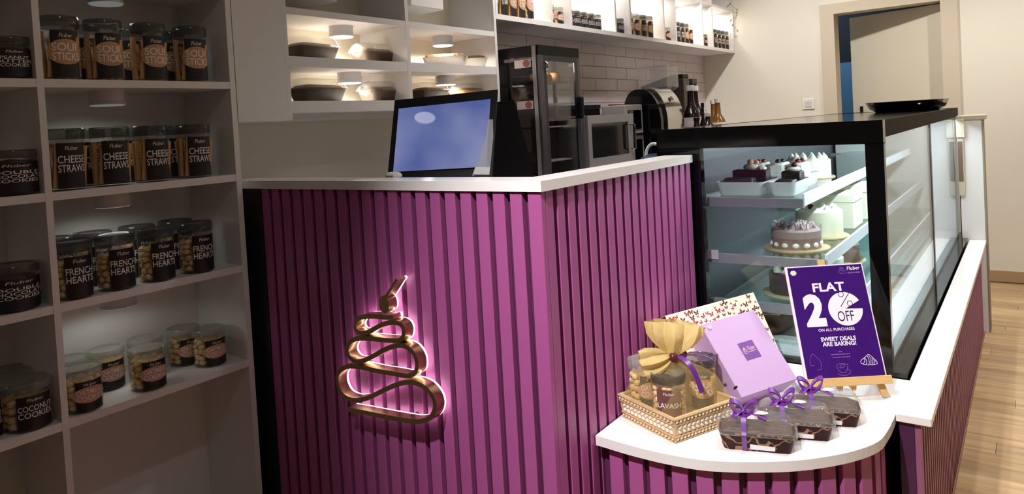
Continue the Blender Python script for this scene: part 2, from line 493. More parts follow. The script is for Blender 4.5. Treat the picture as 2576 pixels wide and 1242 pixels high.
SH = [1.460, 1.175, 0.893, 0.597]
su = thing('display_shelving', 'tall white laminate shelving unit filled with labelled jars', 'shelving', (XW + 0.14, 0.9, 0))
def part(mb, name, mt, parent):
    o = mb.build(name, mt, parent)
    o.location = -Vector(parent.location)
    return o
Y0L = -0.05
for (a, b) in ((Y0L, Y0L + 0.018), (0.7515, 0.7675), (1.281, 1.299)):
    part(MB().box(XW + 0.012, XF, a, b, 0, 2.5), 'upright', M_white, su)
part(MB().box(XW + 0.002, XW + 0.012, Y0L, 1.299, 0, 2.5), 'back_panel', M_whiteback, su)
for z in SH + [1.745, 2.03, 2.31]:
    for (a, b) in ((Y0L + 0.018, 0.7515), (0.7675, 1.281)):
        part(MB().box(XW + 0.012, XF - 0.001, a, b, z - 0.021, z), 'shelf_board', M_white, su)
for (a, b) in ((Y0L + 0.018, 0.7515), (0.7675, 1.281)):
    part(MB().box(XW + 0.012, XF - 0.001, a, b, 0.06, 0.08), 'shelf_board', M_white, su)
    part(MB().box(XW + 0.012, XF - 0.03, a, b, 2.482, 2.5), 'top_board', M_white, su)
    part(MB().box(XF - 0.05, XF - 0.03, a, b, 0, 0.06), 'plinth', M_white, su)
for i, (z, u, v, what, wt) in enumerate(((1.745 - 0.021, 266, 5, 'soup stick jars', 0.36), (1.439, 269, 240, 'cheese straw jars', 0.36), (1.154, 283, 500, 'french heart jars', 0.42), (0.872, 300, 780, 'oatmeal cookie jars', 0.55))):
    p = on(u, v, 'x', -2.10)
    puck((-2.10, p.y, z), False, 'dimmed white puck lamp above the ' + what, 'puck lamps of the jar shelving', wt)
for z, what in ((1.439, 'double chocolate jar level with cheese straws'), (1.154, 'double chocolate jar level with french hearts'), (0.872, 'coconut cookie jars')):
    puck((-2.10, 0.36, z), False, 'dimmed white puck lamp above the ' + what, 'puck lamps of the jar shelving', 0.14)

# ------------------------------------------------------------------ jars
def jar_proto(name, H, R, label, lines, content, oval=None, lidmat=None, span=1.05, cat='jar', ink=None):
    """clear jar; its label looks towards +X of the jar"""
    t = thing(name, label, cat)
    lidh = 0.028 if H > 0.12 else 0.02
    hb = H - lidh
    MB().lathe([(R * 0.9, 0.0), (R * 0.985, 0.004), (R, 0.012), (R, hb - 0.012), (R * 0.965, hb - 0.002), (R * 0.965, hb)], 28, cap=True).build('jar_body', M_jar, t, smooth=True)
    ld = MB().lathe([(R * 0.99, hb), (R * 1.03, hb + 0.003), (R * 1.03, hb + lidh - 0.004), (R * 0.99, hb + lidh), (R * 0.86, hb + lidh - 0.002), (R * 0.84, hb + lidh - 0.003)], 28).build('lid', lidmat or M_lid, t, smooth=True)
    mb = MB()
    rnd = random.Random(hash(name) % 1000)
    if content == 'stick':
        for k in range(16):
            a = rnd.random() * 2 * PI; rr = R * 0.72 * math.sqrt(rnd.random()); b = rnd.random() * 2 * PI; r2 = R * 0.72 * math.sqrt(rnd.random())
            mb.tube([(rr * math.cos(a), rr * math.sin(a), 0.008), (r2 * math.cos(b), r2 * math.sin(b), hb * rnd.uniform(0.82, 0.95))], 0.0055, 6)
        for k in range(12):
            a = 2 * PI * k / 12
            mb.tube([(R * 0.84 * math.cos(a), R * 0.84 * math.sin(a), 0.008), (R * 0.84 * math.cos(a + 0.5 * rnd.uniform(-1, 1)), R * 0.84 * math.sin(a + 0.3), hb * rnd.uniform(0.8, 0.95))], 0.0055, 6)
        mb.build('contents', M_stick, t, smooth=True, kind='stuff')
    else:
        z = 0.012
        while z < hb * 0.84:
            for k in range(9):
                a = 2 * PI * k / 9 + rnd.random() * 0.5
                rr = R * 0.74
                mb.ball((rr * math.cos(a), rr * math.sin(a), z + rnd.uniform(0, 0.006)), R * 0.22, 7, 5, (1, 1, 0.8))
            mb.ball((0, 0, z), R * 0.62, 8, 5, (1, 1, 0.5))
            z += R * 0.33
        mb.build('contents', M_dkcookie if content == 'dark' else M_cookie, t, smooth=True, kind='stuff')
    rl = R + 0.0008
    def cyl(u, v, d=0.0):
        a = u / rl
        return ((rl + d) * math.cos(a), (rl + d) * math.sin(a), v)
    lw = span * rl
    za, zb = 0.006, hb - 0.010
    ring = []
    n = 12
    vs = []; fs = []
    for k in range(n + 1):
        u = -lw + 2 * lw * k / n
        vs += [cyl(u, za), cyl(u, zb)]
    fs = [(2 * k, 2 * k + 2, 2 * k + 3, 2 * k + 1) for k in range(n)]
    lb = MB().add(vs, fs).build('paper_label', mat('maroon_label', rgb(112, 66, 68), 0.5) if lines[0] == 'LAVASH' else M_blklabel, t, smooth=True)
    zc = (za + zb) / 2 + (zb - za) * 0.04
    if oval:
        ow, oh = lw * 1.28, (zb - za) * 0.27
        pts = []
        nu, nv = 14, 6
        vs = []; fs = []
        for i in range(nu + 1):
            u = -ow + 2 * ow * i / nu
            h = oh * math.sqrt(max(0, 1 - (u / ow) ** 2))
            for j in range(2):
                vs.append(cyl(u, zc + (-h if j == 0 else h), 0.0006))
        fs = [(2 * k, 2 * k + 2, 2 * k + 3, 2 * k + 1) for k in range(nu)]
        MB().add(vs, fs).build('emblem', oval, lb, smooth=True)
    tx = MB()
    nl = len(lines); lh = (zb - za) * (0.40 / nl if nl > 1 else 0.18)
    for i, s in enumerate(lines):
        z1 = zc + lh * (nl / 2 - i) - lh * 0.08; z0 = z1 - lh * 0.84
        wdt = lw * (0.92 if nl < 3 or i == 1 else 0.74)
        put_text(tx, s, -wdt, wdt, z0, z1, lambda u, v: cyl(u, v, 0.0012), bold=0.012)
    put_text(tx, 'Fluber', -lw * 0.45, lw * 0.45, zb - (zb - za) * 0.16, zb - (zb - za) * 0.07, lambda u, v: cyl(u, v, 0.0009), shear=0.2)
    tx.build('lettering', ink or M_ink, lb)
    return t

PROTO = {}
def jar(kind, loc, rz, label, group, sc=None):
    if kind not in PROTO:
        a = dict(
            soup=('bread_stick_jar', 0.165, 0.047, ['SOUP', 'STICKS'], 'stick', M_tanlabel, None),
            cheese=('cheese_straw_jar', 0.160, 0.047, ['CHEESE', 'STRAWS'], 'stick', None, None),
            french=('biscuit_jar', 0.150, 0.048, ['FRENCH', 'HEARTS'], 'cookie', None, None),
            oat=('cookie_jar', 0.113, 0.047, ['OATMEAL', 'COOKIES'], 'cookie', M_orglabel, M_clearlid),
            coco=('cookie_jar', 0.118, 0.055, ['COCONUT', 'COOKIES'], 'cookie', None, M_clearlid),
            dbl=('cookie_jar', 0.112, 0.060, ['DOUBLE', 'CHOCOLATE', 'COOKIES'], 'dark', None, None),
            pnut=('cookie_jar', 0.105, 0.056, ['PEANUT', 'BUTTER', 'COOKIES'], 'dark', None, None),
            lavash=('cracker_jar', 0.118, 0.042, ['LAVASH'], 'cookie', None, None),
        )[kind]
        p = jar_proto(a[0], a[1], a[2], label, a[3], a[4], a[5], a[6], span=1.15 if kind == 'dbl' else 0.74)
        p['group'] = group; p.location = loc; p.rotation_euler = (0, 0, rz)
        if sc:
            p.scale = sc
        PROTO[kind] = p
        return p
    return dup(PROTO[kind], loc, rz, label, group, sc)

ORD = ['first', 'second', 'third', 'fourth', 'fifth', 'sixth']
def jar_row(kind, what, z, cf, cb, vrow, group, xf=-2.045, xb=-2.165):
    n = len(cf)
    for i, u in enumerate(cf):
        p = on(u, vrow[i], 'x', xf)
        jar(kind, (xf, p.y, z), random.uniform(-0.12, 0.08), 'clear jar of %s in front row, %s from the shelving end upright' % (what, ORD[n - 1 - i]), group)
    for i, u in enumerate(cb):
        p = on(u, vrow[min(i, n - 1)], 'x', xb)
        jar(kind, (xb, p.y, z), random.uniform(-0.1, 0.1), 'clear jar of %s in back row, %s from the shelving end upright' % (what, ORD[len(cb) - 1 - i]), group)
jar_row('soup', 'soup sticks', SH[0], [150, 262, 374, 479], [207, 318, 425], [130, 132, 135, 138], 'soup stick jars')
jar_row('cheese', 'cheese straws', SH[1], [163, 279, 381, 488], [220, 330, 436], [405, 400, 395, 385], 'cheese straw jars')
def base_jar(kind, u, v, z, R, label, group, rz=0.0):
    p = on(u, v, 'z', z); d = Vector((p.x, p.y, 0)).normalized()
    p = Vector((p.x, p.y, 0)) + d * R * 0.95
    x = min(max(p.x, XW + 0.012 + R + 0.006), XF - R - 0.004)
    return jar(kind, (x, p.y, z), rz, label, group)
for i, (u, v) in enumerate(((195, 757), (302, 733), (405, 711), (509, 690))):
    base_jar('french', u, v, SH[2], 0.048, 'clear jar of french hearts in front row, %s from the shelving end upright' % ORD[3 - i], 'french heart jars')
for i, (u, v) in enumerate(((140, 705), (240, 695), (350, 670), (447, 655))):
    p = on(u, v, 'x', -2.175)
    jar('french', (-2.175, p.y, SH[2]), 0.05, 'clear jar of french hearts in back row, %s from the shelving end upright' % ORD[3 - i], 'french heart jars')
OATS = [((213, 1041), 'front row, third from the shelving end upright'), ((376, 985), 'front row, second from the shelving end upright'),
        ((530, 925), 'front row, nearest the shelving end upright'), ((270, 975), 'back row, third from the shelving end upright'),
        ((368, 930), 'back row, second from the shelving end upright'), ((465, 905), 'back row, nearest the shelving end upright'),
        ((178, 985), 'back row, beside the middle upright')]
for (u, v), s in OATS:
    if s.startswith('back'):
        p = on(u, v - 40, 'x', -2.15)
        jar('oat', (-2.155, p.y, SH[3]), 0.02, 'short clear jar of oatmeal cookies in ' + s, 'oatmeal cookie jars')
    else:
        base_jar('oat', u, v, SH[3], 0.047, 'short clear jar of oatmeal cookies in ' + s, 'oatmeal cookie jars')
# narrow left column
p = on(22, 150, 'x', -2.06); jar('pnut', (-2.06, p.y, SH[0]), -0.1, 'squat dark jar of peanut butter cookies on highest shelf', 'cookie jars of the dark column', )
p = on(28, 445, 'x', -2.06); jar('dbl', (-2.06, p.y, SH[1]), -0.1, 'squat black jar of double chocolate cookies level with cheese straws', 'cookie jars of the dark column')
base_jar('dbl', 45, 792, SH[2], 0.06, 'squat black jar of double chocolate cookies level with french hearts', 'cookie jars of the dark column')
base_jar('coco', 78, 1090, SH[3], 0.055, 'clear jar of coconut cookies beside the middle upright', 'coconut cookie jars')
base_jar('coco', -52, 1118, SH[3], 0.055, 'clear jar of coconut cookies, second from the middle upright', 'coconut cookie jars')
p = on(30, 1000, 'x', -2.18); jar('coco', (-2.185, p.y, SH[3]), 0.0, 'clear jar of coconut cookies standing in the back row', 'coconut cookie jars')

# ------------------------------------------------------------------ wall cabinet with loaf cakes
CZ = [(1.400, 1.515), (1.550, 1.690)]
wc = thing('wall_cabinet', 'white wall cabinet of lit open compartments holding loaf cakes', 'cabinet', (XW + 0.14, 2.08, 1.335))
part(MB().box(XW + 0.012, XF, 1.302, 1.488, 1.335, 2.5), 'blank_panel', M_white, wc)
part(MB().box(XW + 0.012, XF - 0.0, 1.4885, 1.504, 1.336, 2.5), 'upright', M_white, wc)
part(MB().box(XW + 0.012, XF, 2.066, 2.083, 1.4001, 2.5), 'upright', M_white, wc)
part(MB().box(XW + 0.012, XF, 2.647, 2.664, 1.338, 2.5), 'upright', M_white, wc)
part(MB().box(XW + 0.002, XW + 0.012, 1.302, 2.664, 1.336, 2.5), 'back_panel', mat('cream_backboard', rgb(238, 230, 208), 0.5), wc)
for (a, b) in ((1.504, 2.066), (2.083, 2.647)):
    for (z0, z1) in ((1.360, 1.400), (1.515, 1.550), (1.690, 1.713), (1.96, 1.98), (2.48, 2.5)):
        part(MB().box(XW + 0.012, XF - 0.001, a, b, z0, z1), 'shelf_board', M_white, wc)
part(MB().box(XW + 0.012, XF - 0.10, 1.504, 2.647, 1.338, 1.3599), 'bottom_board', M_white, wc)
for (u, v, z, s) in ((857, 68, 1.690, 'above the dark loaf by the blank panel'), (1113, 92, 1.690, 'above the foil tin loaves'),
                     (878, 182, 1.515, 'above the lower loaves by the blank panel'), (1120, 190, 1.515, 'above the loaf behind the monitor')):
    p = on(u, v, 'x', -2.12)
    puck((-2.12, p.y, z), True, 'lit white puck lamp ' + s, 'puck lamps of the loaf cabinet', PUCK_W)
# small white boxes mounted in the upper compartments
for (u0, u1, v, s) in ((722, 850, 5, 'beside the blank panel'), (1030, 1117, 26, 'above the foil tin loaves')):
    a = on(u0 + 4, v, 'x', -2.08).y; b = on(u1, v, 'x', -2.08); a = max(a, 1.51)
    tag(MB().bbox(-2.255, -2.08, a, b.y, b.z, 1.955, 0.004).build('white_box', M_white), 'plain white box mounted high in the compartment ' + s, 'box')

# loaf containers
def loaf_mat(name, c1, c2):
    mt = bpy.data.materials.new(name); mt.use_nodes = True
    nt = mt.node_tree; b = nt.nodes['Principled BSDF']; b.inputs['Roughness'].default_value = 0.4; b.inputs['Specular IOR Level'].default_value = 0.15
    tc = nt.nodes.new('ShaderNodeTexCoord')
    wv = nt.nodes.new('ShaderNodeTexWave'); wv.wave_type = 'RINGS'; wv.inputs['Scale'].default_value = 16; wv.inputs['Distortion'].default_value = 11; wv.inputs['Detail'].default_value = 1.5
    wv.inputs['Detail Scale'].default_value = 2.2
    rp = nt.nodes.new('ShaderNodeValToRGB'); rp.color_ramp.elements[0].position = 0.80; rp.color_ramp.elements[0].color = c1
    rp.color_ramp.elements[1].position = 0.92; rp.color_ramp.elements[1].color = c2
    nt.links.new(tc.outputs['Object'], wv.inputs['Vector']); nt.links.new(wv.outputs[0], rp.inputs[0]); nt.links.new(rp.outputs[0], b.inputs['Base Color'])
    return mt
M_loaf = loaf_mat('printed_brown_case', rgb(46, 20, 14), rgb(160, 118, 88))
M_cake = mat('dark_cake_crust', rgb(74, 46, 32), 0.55, vary=0.7, scale=70, bump=0.9, stretch=(0.3, 1, 1))
M_foil = mat('foil_tin', rgb(214, 208, 198), 0.3, metal=0.5)
M_paper = mat('white_sticker', rgb(226, 224, 226), 0.6, vary=0.05, scale=60)
M_ribbon = mat('violet_satin', rgb(104, 44, 136), 0.28, coat=0.3)
def rrect(hx, hy, r, z, n=4):
    pts = []
    for cx, cy, a0 in ((hx - r, hy - r, 0), (-hx + r, hy - r, PI / 2), (-hx + r, -hy + r, PI), (hx - r, -hy + r, 1.5 * PI)):
        for k in range(n + 1):
            a = a0 + PI / 2 * k / n
            pts.append((cx + r * math.cos(a), cy + r * math.sin(a), z))
    return pts
def make_loaf(L, W, H, case=None, lid=True, tp=0.009):
    """tapered baking case with cake and a clear domed lid, long axis X"""
    hb = H * 0.58
    a = MB().rings([rrect(L / 2 - tp - 0.002, W / 2 - tp, 0.012, 0.0), rrect(L / 2 - tp, W / 2 - tp + 0.002, 0.012, 0.004), rrect(L / 2, W / 2, 0.014, hb), rrect(L / 2 - 0.003, W / 2 - 0.003, 0.013, hb), rrect(L / 2 - 0.006, W / 2 - 0.006, 0.012, hb * 0.86)])
    k = MB().rings([rrect(L / 2 - 0.006, W / 2 - 0.006, 0.012, hb * 0.80), rrect(L / 2 - 0.006, W / 2 - 0.006, 0.012, hb * 1.02), rrect(L / 2 - 0.018, W / 2 - 0.016, 0.010, hb * 1.22), rrect(L / 2 - 0.04, W / 2 - 0.03, 0.006, hb * 1.30)])
    l = None
    if lid:
        l = MB().rings([rrect(L / 2 + 0.005, W / 2 + 0.005, 0.016, hb - 0.004), rrect(L / 2 + 0.006, W / 2 + 0.006, 0.017, hb + 0.003), rrect(L / 2, W / 2, 0.015, hb + 0.006),
                        rrect(L / 2 - 0.006, W / 2 - 0.005, 0.014, hb + (H - hb) * 0.7), rrect(L / 2 - 0.016, W / 2 - 0.013, 0.012, H), rrect(L / 2 - 0.03, W / 2 - 0.022, 0.008, H)])
    return a, k, l
def loaf(name, label, L, W, H, loc, rz, case, group, lid=True, fancy=False, wrap=False):
    t = thing(name, label, 'cake', loc, rz, group)
    a, k, l = make_loaf(L, W, H, lid=lid, tp=0.009 if fancy else 0.014)
    a.build('baking_case', case, t, smooth=True)
    k.build('loaf_cake', M_cake if fancy else mat('brown_cake_crust', rgb(138, 104, 76), 0.6, vary=0.5, scale=60, bump=0.8), t, smooth=True)
    if l:
        l.build('lid', M_plastic, t, smooth=True)
    if wrap:
        mb = MB(); rw_ = random.Random(5)
        rs_ = []
        for q, (px_, r_) in enumerate(((-L / 2 - 0.012, 0.016), (-L / 2 - 0.004, 0.036), (-L / 2 + 0.02, 0.042), (-L / 2 + 0.045, 0.046))):
            rs_.append([(px_ + rw_.uniform(-0.004, 0.004), r_ * rw_.uniform(0.8, 1.1) * math.cos(2 * PI * j / 12), H * 0.62 + r_ * 0.75 * rw_.uniform(0.8, 1.1) * math.sin(2 * PI * j / 12)) for j in range(12)])
        mb.rings(rs_, cap=False).build('crumpled_wrap', glass('pale_wrap', (0.95, 0.93, 0.9, 1), haze=0.22, hazecol=(0.7, 0.67, 0.6, 1), rough=0.15), t)
    if fancy:
        hb = H * 0.58
        # ribbon band round the box, sticker, bow, tag
        xr = -L * 0.16
        band = [(xr, -W / 2 + 0.0075, -0.0002 + 0.001), (xr, -W / 2 + 0.006, 0.004), (xr, -W / 2 - 0.0015, hb * 0.9), (xr, -W / 2 - 0.0075, hb), (xr, -W / 2 - 0.0005, hb + 0.008), (xr, -W / 2 + 0.004, hb + (H - hb) * 0.7),
                (xr, -W / 2 + 0.013, H + 0.0012), (xr, 0, H + 0.0016), (xr, W / 2 - 0.013, H + 0.0012), (xr, W / 2 + 0.0005, hb + 0.008), (xr, W / 2 + 0.008, hb), (xr, W / 2 - 0.006, 0.004)]
        MB().ribbon(band, 0.011, (1, 0, 0)).build('ribbon_band', M_ribbon, t, smooth=True)
        bw = MB()
        for sgn, tw, hh in ((-1, 0.3, 0.026), (1, -0.2, 0.030)):
            lp = []
            for q in range(13):
                a_ = 2 * PI * q / 12
                lp.append((xr + sgn * (0.016 - 0.016 * math.cos(a_)) * 0.9, -0.006 + 0.008 * math.sin(a_ + tw), H + 0.006 + hh * 0.5 * (1 - math.cos(a_)) * 0.8 + 0.009 * math.sin(a_)))
            bw.ribbon(lp, 0.020, (0.15 * sgn, 1, 0.2), 0.0016)
        bw.ball((xr, -0.006, H + 0.008), 0.008, 10, 6, (1, 1, 0.9))
        bw.ribbon([(xr, -0.006, H + 0.008), (xr + 0.015, -0.012, H + 0.010), (xr + 0.035, -0.020, H + 0.006), (xr + 0.05, -0.028, H + 0.002)], 0.014, (0.3, 1, 0))
        bw.ribbon([(xr, -0.006, H + 0.008), (xr - 0.012, -0.018, H + 0.010), (xr - 0.022, -0.030, H + 0.002)], 0.014, (1, -0.3, 0))
        bw.build('bow', M_ribbon, t, smooth=True)
        tg = MB()
        ov = []
        for q in range(16):
            a_ = 2 * PI * q / 16
            ov.append((xr + 0.034 + 0.021 * math.cos(a_), -0.010 + 0.010 * math.sin(a_)))
        tg.prism(ov, H + 0.0085, H + 0.0095).build('gift_tag', mat('cream_card', rgb(232, 212, 196), 0.6), t)
        st = MB()
        y_ = lambda z: -(W / 2 - 0.007 + 0.007 * (z - 0.004) / (hb - 0.004)) - 0.0008
        x0, x1 = xr + 0.012, xr + 0.066
        st.add([(x0, y_(0.005), 0.005), (x1, y_(0.005), 0.005), (x1, y_(0.016), 0.016), (x0, y_(0.018), 0.018)], [(0, 1, 2, 3)])
        st.build('price_sticker', M_paper, t)
    return t
# cakes in the wall cabinet
M_loafdk = mat('dark_baking_case', rgb(76, 60, 48), 0.4, vary=0.5, scale=30)
def cabloaf(u0, u1, v, z, label, rz, case=M_loafdk, lid=True, x=-2.11, L=None, W=0.095, H=0.08, wrap=False):
    a = on(u0, v, 'x', x).y; b = on(u1, v, 'x', x).y
    L = L or (b - a) * 0.9
    return loaf('loaf_cake_box', label, L, W, H, (x, (a + b) / 2, z), rz, case, 'loaf cakes in the wall cabinet', lid, wrap=wrap)
cabloaf(722, 842, 115, 1.550, 'dark loaf cake in clear lidded case by the blank panel', PI / 2 + 0.1, x=-2.10, H=0.085)
cabloaf(888, 995, 130, 1.550, 'dark loaf cake with crumpled pale wrap on upper shelf', PI / 2 + 0.1, wrap=True)
cabloaf(1078, 1160, 140, 1.550, 'pale loaf cake in open foil tin beside the divider', 0.62, M_foil, lid=False, L=0.20, W=0.075, H=0.085, x=-2.12)
cabloaf(1150, 1222, 145, 1.550, 'loaf cake in open foil tin beside the cabinet end', 0.62, M_foil, lid=False, L=0.19, W=0.072, H=0.085, x=-2.12)
cabloaf(733, 862, 230, 1.400, 'large dark loaf cake on the lower shelf by blank panel', PI / 2 + 0.1, x=-2.10, H=0.085)
cabloaf(908, 1022, 235, 1.400, 'brown loaf cake on the lower shelf beside the divider', PI / 2 + 0.1, wrap=True)
cabloaf(1040, 1118, 235, 1.400, 'dark loaf cake partly hidden by the monitor top', PI / 2 + 0.1)
cabloaf(1138, 1225, 235, 1.400, 'golden loaf cake behind the upper corner of the monitor', PI / 2 + 0.1, mat('golden_case', rgb(176, 130, 78), 0.5, vary=0.2, scale=30))

# ------------------------------------------------------------------ upper jar shelf
jz = 1.797
js = thing('jar_shelf', 'long white lit wall shelf of jars above the back worktop', 'shelf', (XW + 0.14, 4.3, jz))
part(MB().box(XW + 0.002, XF, 2.666, YB - 0.002, jz - 0.024, jz), 'shelf_board', M_white, js)
part(MB().box(XW + 0.002, XW + 0.012, 2.666, YB - 0.002, jz, 2.5), 'back_panel', M_whiteback, js)
DIV = [2.666, 3.142, 3.334, 3.850, 4.048, 4.552, 4.752, 5.260, 5.470, 5.957]
for y in DIV:
    part(MB().box(XW + 0.012, XF, y, y + 0.017, jz, 2.5), 'divider', M_white, js)
for i in range(9):
    a, b = DIV[i] + 0.017, DIV[i + 1]
    for z in (2.115, 2.482):
        part(MB().box(XW + 0.012, XF - 0.001, a, b, z, z + 0.018), 'upper_board', M_white, js)
    lens = part(MB().box(-2.14, -2.12, a + 0.03, b - 0.03, 2.107, 2.1149), 'light_strip', M_lens_on, js)
    l = bpy.data.lights.new('shelf_strip_light', 'AREA'); l.shape = 'RECTANGLE'; l.size = 0.02; l.size_y = b - a - 0.06; l.energy = 3.0 * (b - a); l.color = (1.0, 0.95, 0.86)
    o = bpy.data.objects.new('shelf_strip_light', l); col.objects.link(o); o.location = (-2.13, (a + b) / 2, 2.104)
JROWS = [
    (0, 'soup', 5, 1.1, 'jar of baked sticks or biscuits beside the loaf cabinet'),
    (2, 'dbl', 5, 0.85, 'squat black jar in the row above the fridge door'),
    (4, 'french', 4, 0.97, 'amber-filled jar in the row above the microwave'),
    (6, 'cheese', 5, 0.92, 'dark jar in the row above the coffee machine'),
    (8, 'french', 5, 1.0, 'dark jar in the row beside the back wall'),
]
MIX = {0: ['french', 'cheese', 'soup', 'soup', 'oat'], 4: ['oat', 'oat', 'cheese', 'soup'], 6: ['cheese', 'french', 'french', 'soup', 'oat'], 8: ['cheese', 'cheese', 'french', 'french', 'french'], 2: ['dbl'] * 5}
JH = dict(soup=0.165, cheese=0.160, french=0.150, oat=0.113, dbl=0.112, coco=0.118, pnut=0.105)
JR = dict(soup=0.047, cheese=0.047, french=0.048, oat=0.047, dbl=0.060, coco=0.055, pnut=0.056)
for ci, kd, n, sc, lab in JROWS:
    a = DIV[ci] + 0.017; b = DIV[ci + 1] - (0.095 if ci != 8 else 0.02)
    if ci == 0:
        b = DIV[1] - 0.09
    for k in range(n):
        kk = MIX[ci][k]
        hh = {0: 0.20, 2: 0.094, 4: 0.145, 6: 0.15, 8: 0.152}[ci]
        s = hh / JH[kk]; pit = (b - a) / n; sx = min(pit * 0.485 / (JR[kk] * 1.03), 1.0)
        jar(kk, (-2.055, a + pit * (k + 0.5), jz), 0.0, lab + ', %s from the left' % ORD[k] if False else '%s, %s from the loaf cabinet side' % (lab, ORD[k]), 'jars on the lit wall shelf, compartment %s' % ORD[ci // 2], (sx, sx, s))
NARROW = [(1, 'above the fridge corner post', 'oat', 'french'), (3, 'above the fridge handle', 'dbl', 'cheese'), (5, 'above the tall grey appliance', 'oat', 'oat'), (7, 'above the dark bottles', 'cheese', 'french')]
for ci, s, k1, k2 in NARROW:
    a, b = DIV[ci] + 0.017, DIV[ci + 1]
    sx = 0.82
    def sc_(k, h): return (0.038 / JR[k], 0.038 / JR[k], h / JH[k])
    jar(k1, (-2.055, a + 0.045, jz), 0.0, 'jar at the shelf edge of the narrow compartment ' + s, 'jars in narrow compartments', sc_(k1, 0.10))
    jar(k1, (-2.05, a + 0.128, jz), 0.0, 'jar beside the right divider of the narrow compartment ' + s, 'jars in narrow compartments', sc_(k1, 0.095))
    jar(k2, (-2.165, a + 0.05, jz), 0.0, 'lower jar of the stacked pair in narrow compartment ' + s, 'jars in narrow compartments', sc_(k2, 0.145))
    jar(k2, (-2.165, a + 0.05, jz + 0.145), 0.0, 'upper jar of the stacked pair in narrow compartment ' + s, 'jars in narrow compartments', sc_(k2, 0.145))
# beaded garland at the shelf end
g = thing('beaded_garland', 'thin gold beaded garland hanging at the lit shelf end', 'garland', (XF + 0.03, 5.90, 1.98))
gp = [(0.0 + 0.02 * math.sin(k * 0.9), 0.05 * math.cos(k * 0.7) , 0.32 - k * 0.022) for k in range(17)]
MB().tube(gp, 0.0015, 5).build('wire', M_gold, g)
bd_ = MB()
for k in range(0, 17, 2):
    bd_.ball(gp[k], 0.008, 8, 5)
bd_.build('beads', M_gold, g, smooth=True, kind='stuff')
MB().tube([gp[0], (-0.02, 0.0, 0.40), (-0.035, 0.0, 0.50)], 0.0015, 5).build('hanger', M_gold, g)

# ------------------------------------------------------------------ service counter
XC, YC = -0.900, 1.336
ct = thing('service_counter', 'magenta slatted service counter with a backlit gold cupcake sign', 'counter', (-1.45, 1.75, 0))
part(MB().box(-1.955, XC - 0.018, YC + 0.018, YC + 0.075, 0.0, 1.1255), 'front_panel', M_groove_shade, ct)
part(MB().box(XC - 0.075, XC - 0.018, YC + 0.0751, 2.2, 0.0, 1.1255), 'side_panel', M_groove_shade, ct)
part(MB().box(-2.255, -1.956, YC + 0.004, YC + 0.07, 0.0, 1.1255), 'shade_board', M_char, ct)  # charcoal strip stands in for the shade in this corner
part(MB().box(-2.255, XC - 0.076, YC + 0.0752, 1.95, 0.86, 0.89), 'inner_worktop', M_white, ct)
part(MB().box(-2.2, -1.0, 1.90, 1.93, 0.0, 0.859), 'inner_front', M_white, ct)
s0 = MB().bbox(0, 0.034, 0, 0.0179, 0.0, 1.1255, 0.0012).build('slat', M_purple, ct)
k = 0
while True:
    x = XC - 0.037 - 0.0505 * k
    if x < -1.955:
        break
    if k == 0:
        o = MB().bbox(0, 0.0369, 0, 0.0179, 0.0, 1.1255, 0.0012).build('slat', M_purple, ct)
    else:
        o = s0 if k == 1 else piece('slat', s0, ct)
    o.location = Vector((x, YC, 0)) - ct.location
    k += 1
s1 = MB().bbox(0, 0.0179, 0, 0.0325, 0.0, 1.1255, 0.0012).build('slat', M_purple, ct)
for k in range(18):
    o = s1 if k == 0 else piece('slat', s1, ct)
    o.location = Vector((XC - 0.0179, YC + 0.0181 + 0.0484 * k, 0)) - ct.location
lg = MB().prism([(-2.255, YC - 0.006), (XC + 0.006, YC - 0.006), (XC + 0.006, 2.218), (XC - 0.088, 2.218), (XC - 0.088, YC + 0.100), (-2.255, YC + 0.100)], 1.1256, 1.150)
tag(lg.build('counter_ledge', M_top), 'white raised ledge capping the magenta slatted counter', 'worktop')

# gold cupcake sign
ZP = [(530, 388), (480, 390), (420, 383), (330, 385), (285, 400), (262, 440), (268, 480), (300, 502), (345, 498), (400, 470), (460, 440), (530, 425), (585, 440), (607, 480), (603, 525), (582, 550), (540, 555), (460, 550), (380, 542), (290, 540), (240, 555), (212, 590), (208, 640), (235, 685), (280, 703), (340, 690), (400, 660), (460, 625), (520, 600), (590, 590), (650, 615), (690, 670), (702, 730), (692, 775), (660, 800), (620, 805), (540, 790), (430, 772), (330, 750), (250, 737), (190, 745), (150, 775), (136, 820), (145, 885), (180, 945), (240, 975), (300, 975), (370, 955), (450, 915), (540, 875), (620, 852), (690, 857), (760, 890), (810, 950), (829, 1010), (820, 1065), (790, 1105), (740, 1125), (680, 1130), (600, 1118), (500, 1100), (400, 1080), (300, 1060), (210, 1045)]
SG = 1.290   # front plane of the sign, y
sg = [on(800 + a / 2.8237, 660 + b / 2.8237, 'y', SG) for a, b in ZP]
SPATH = catmull([(p.x, p.z, 0) for p in sg], 5)
def band(mb, path, w, y0, y1):
    rs = []
    for i, p in enumerate(path):
        t = (path[min(i + 1, len(path) - 1)] - path[max(i - 1, 0)]).normalized()
        n = Vector((-t.y, t.x, 0)) * w / 2
        a, b = p + n, p - n
        rs.append([(a.x, y0, a.y), (b.x, y0, b.y), (b.x, y1, b.y), (a.x, y1, a.y)])
    return mb.rings(rs)
sn = thing('cupcake_sign', 'backlit gold ribbon cupcake sign with cherry on magenta slats', 'sign', (-1.36, YC, 0.45))
part(band(MB(), SPATH, 0.0125, SG, SG + 0.030), 'gold_ribbon', M_gold, sn)
for p_ in sn.children[0].data.polygons: p_.use_smooth = True
sn.children[0].data.set_sharp_from_angle(angle=math.radians(40))
part(band(MB(), SPATH, 0.0105, SG + 0.0301, SG + 0.037), 'light_strip', M_led, sn)
cc = on(800 + 468 / 2.8237, 660 + 298 / 2.8237, 'y', SG); rr = 0.0185
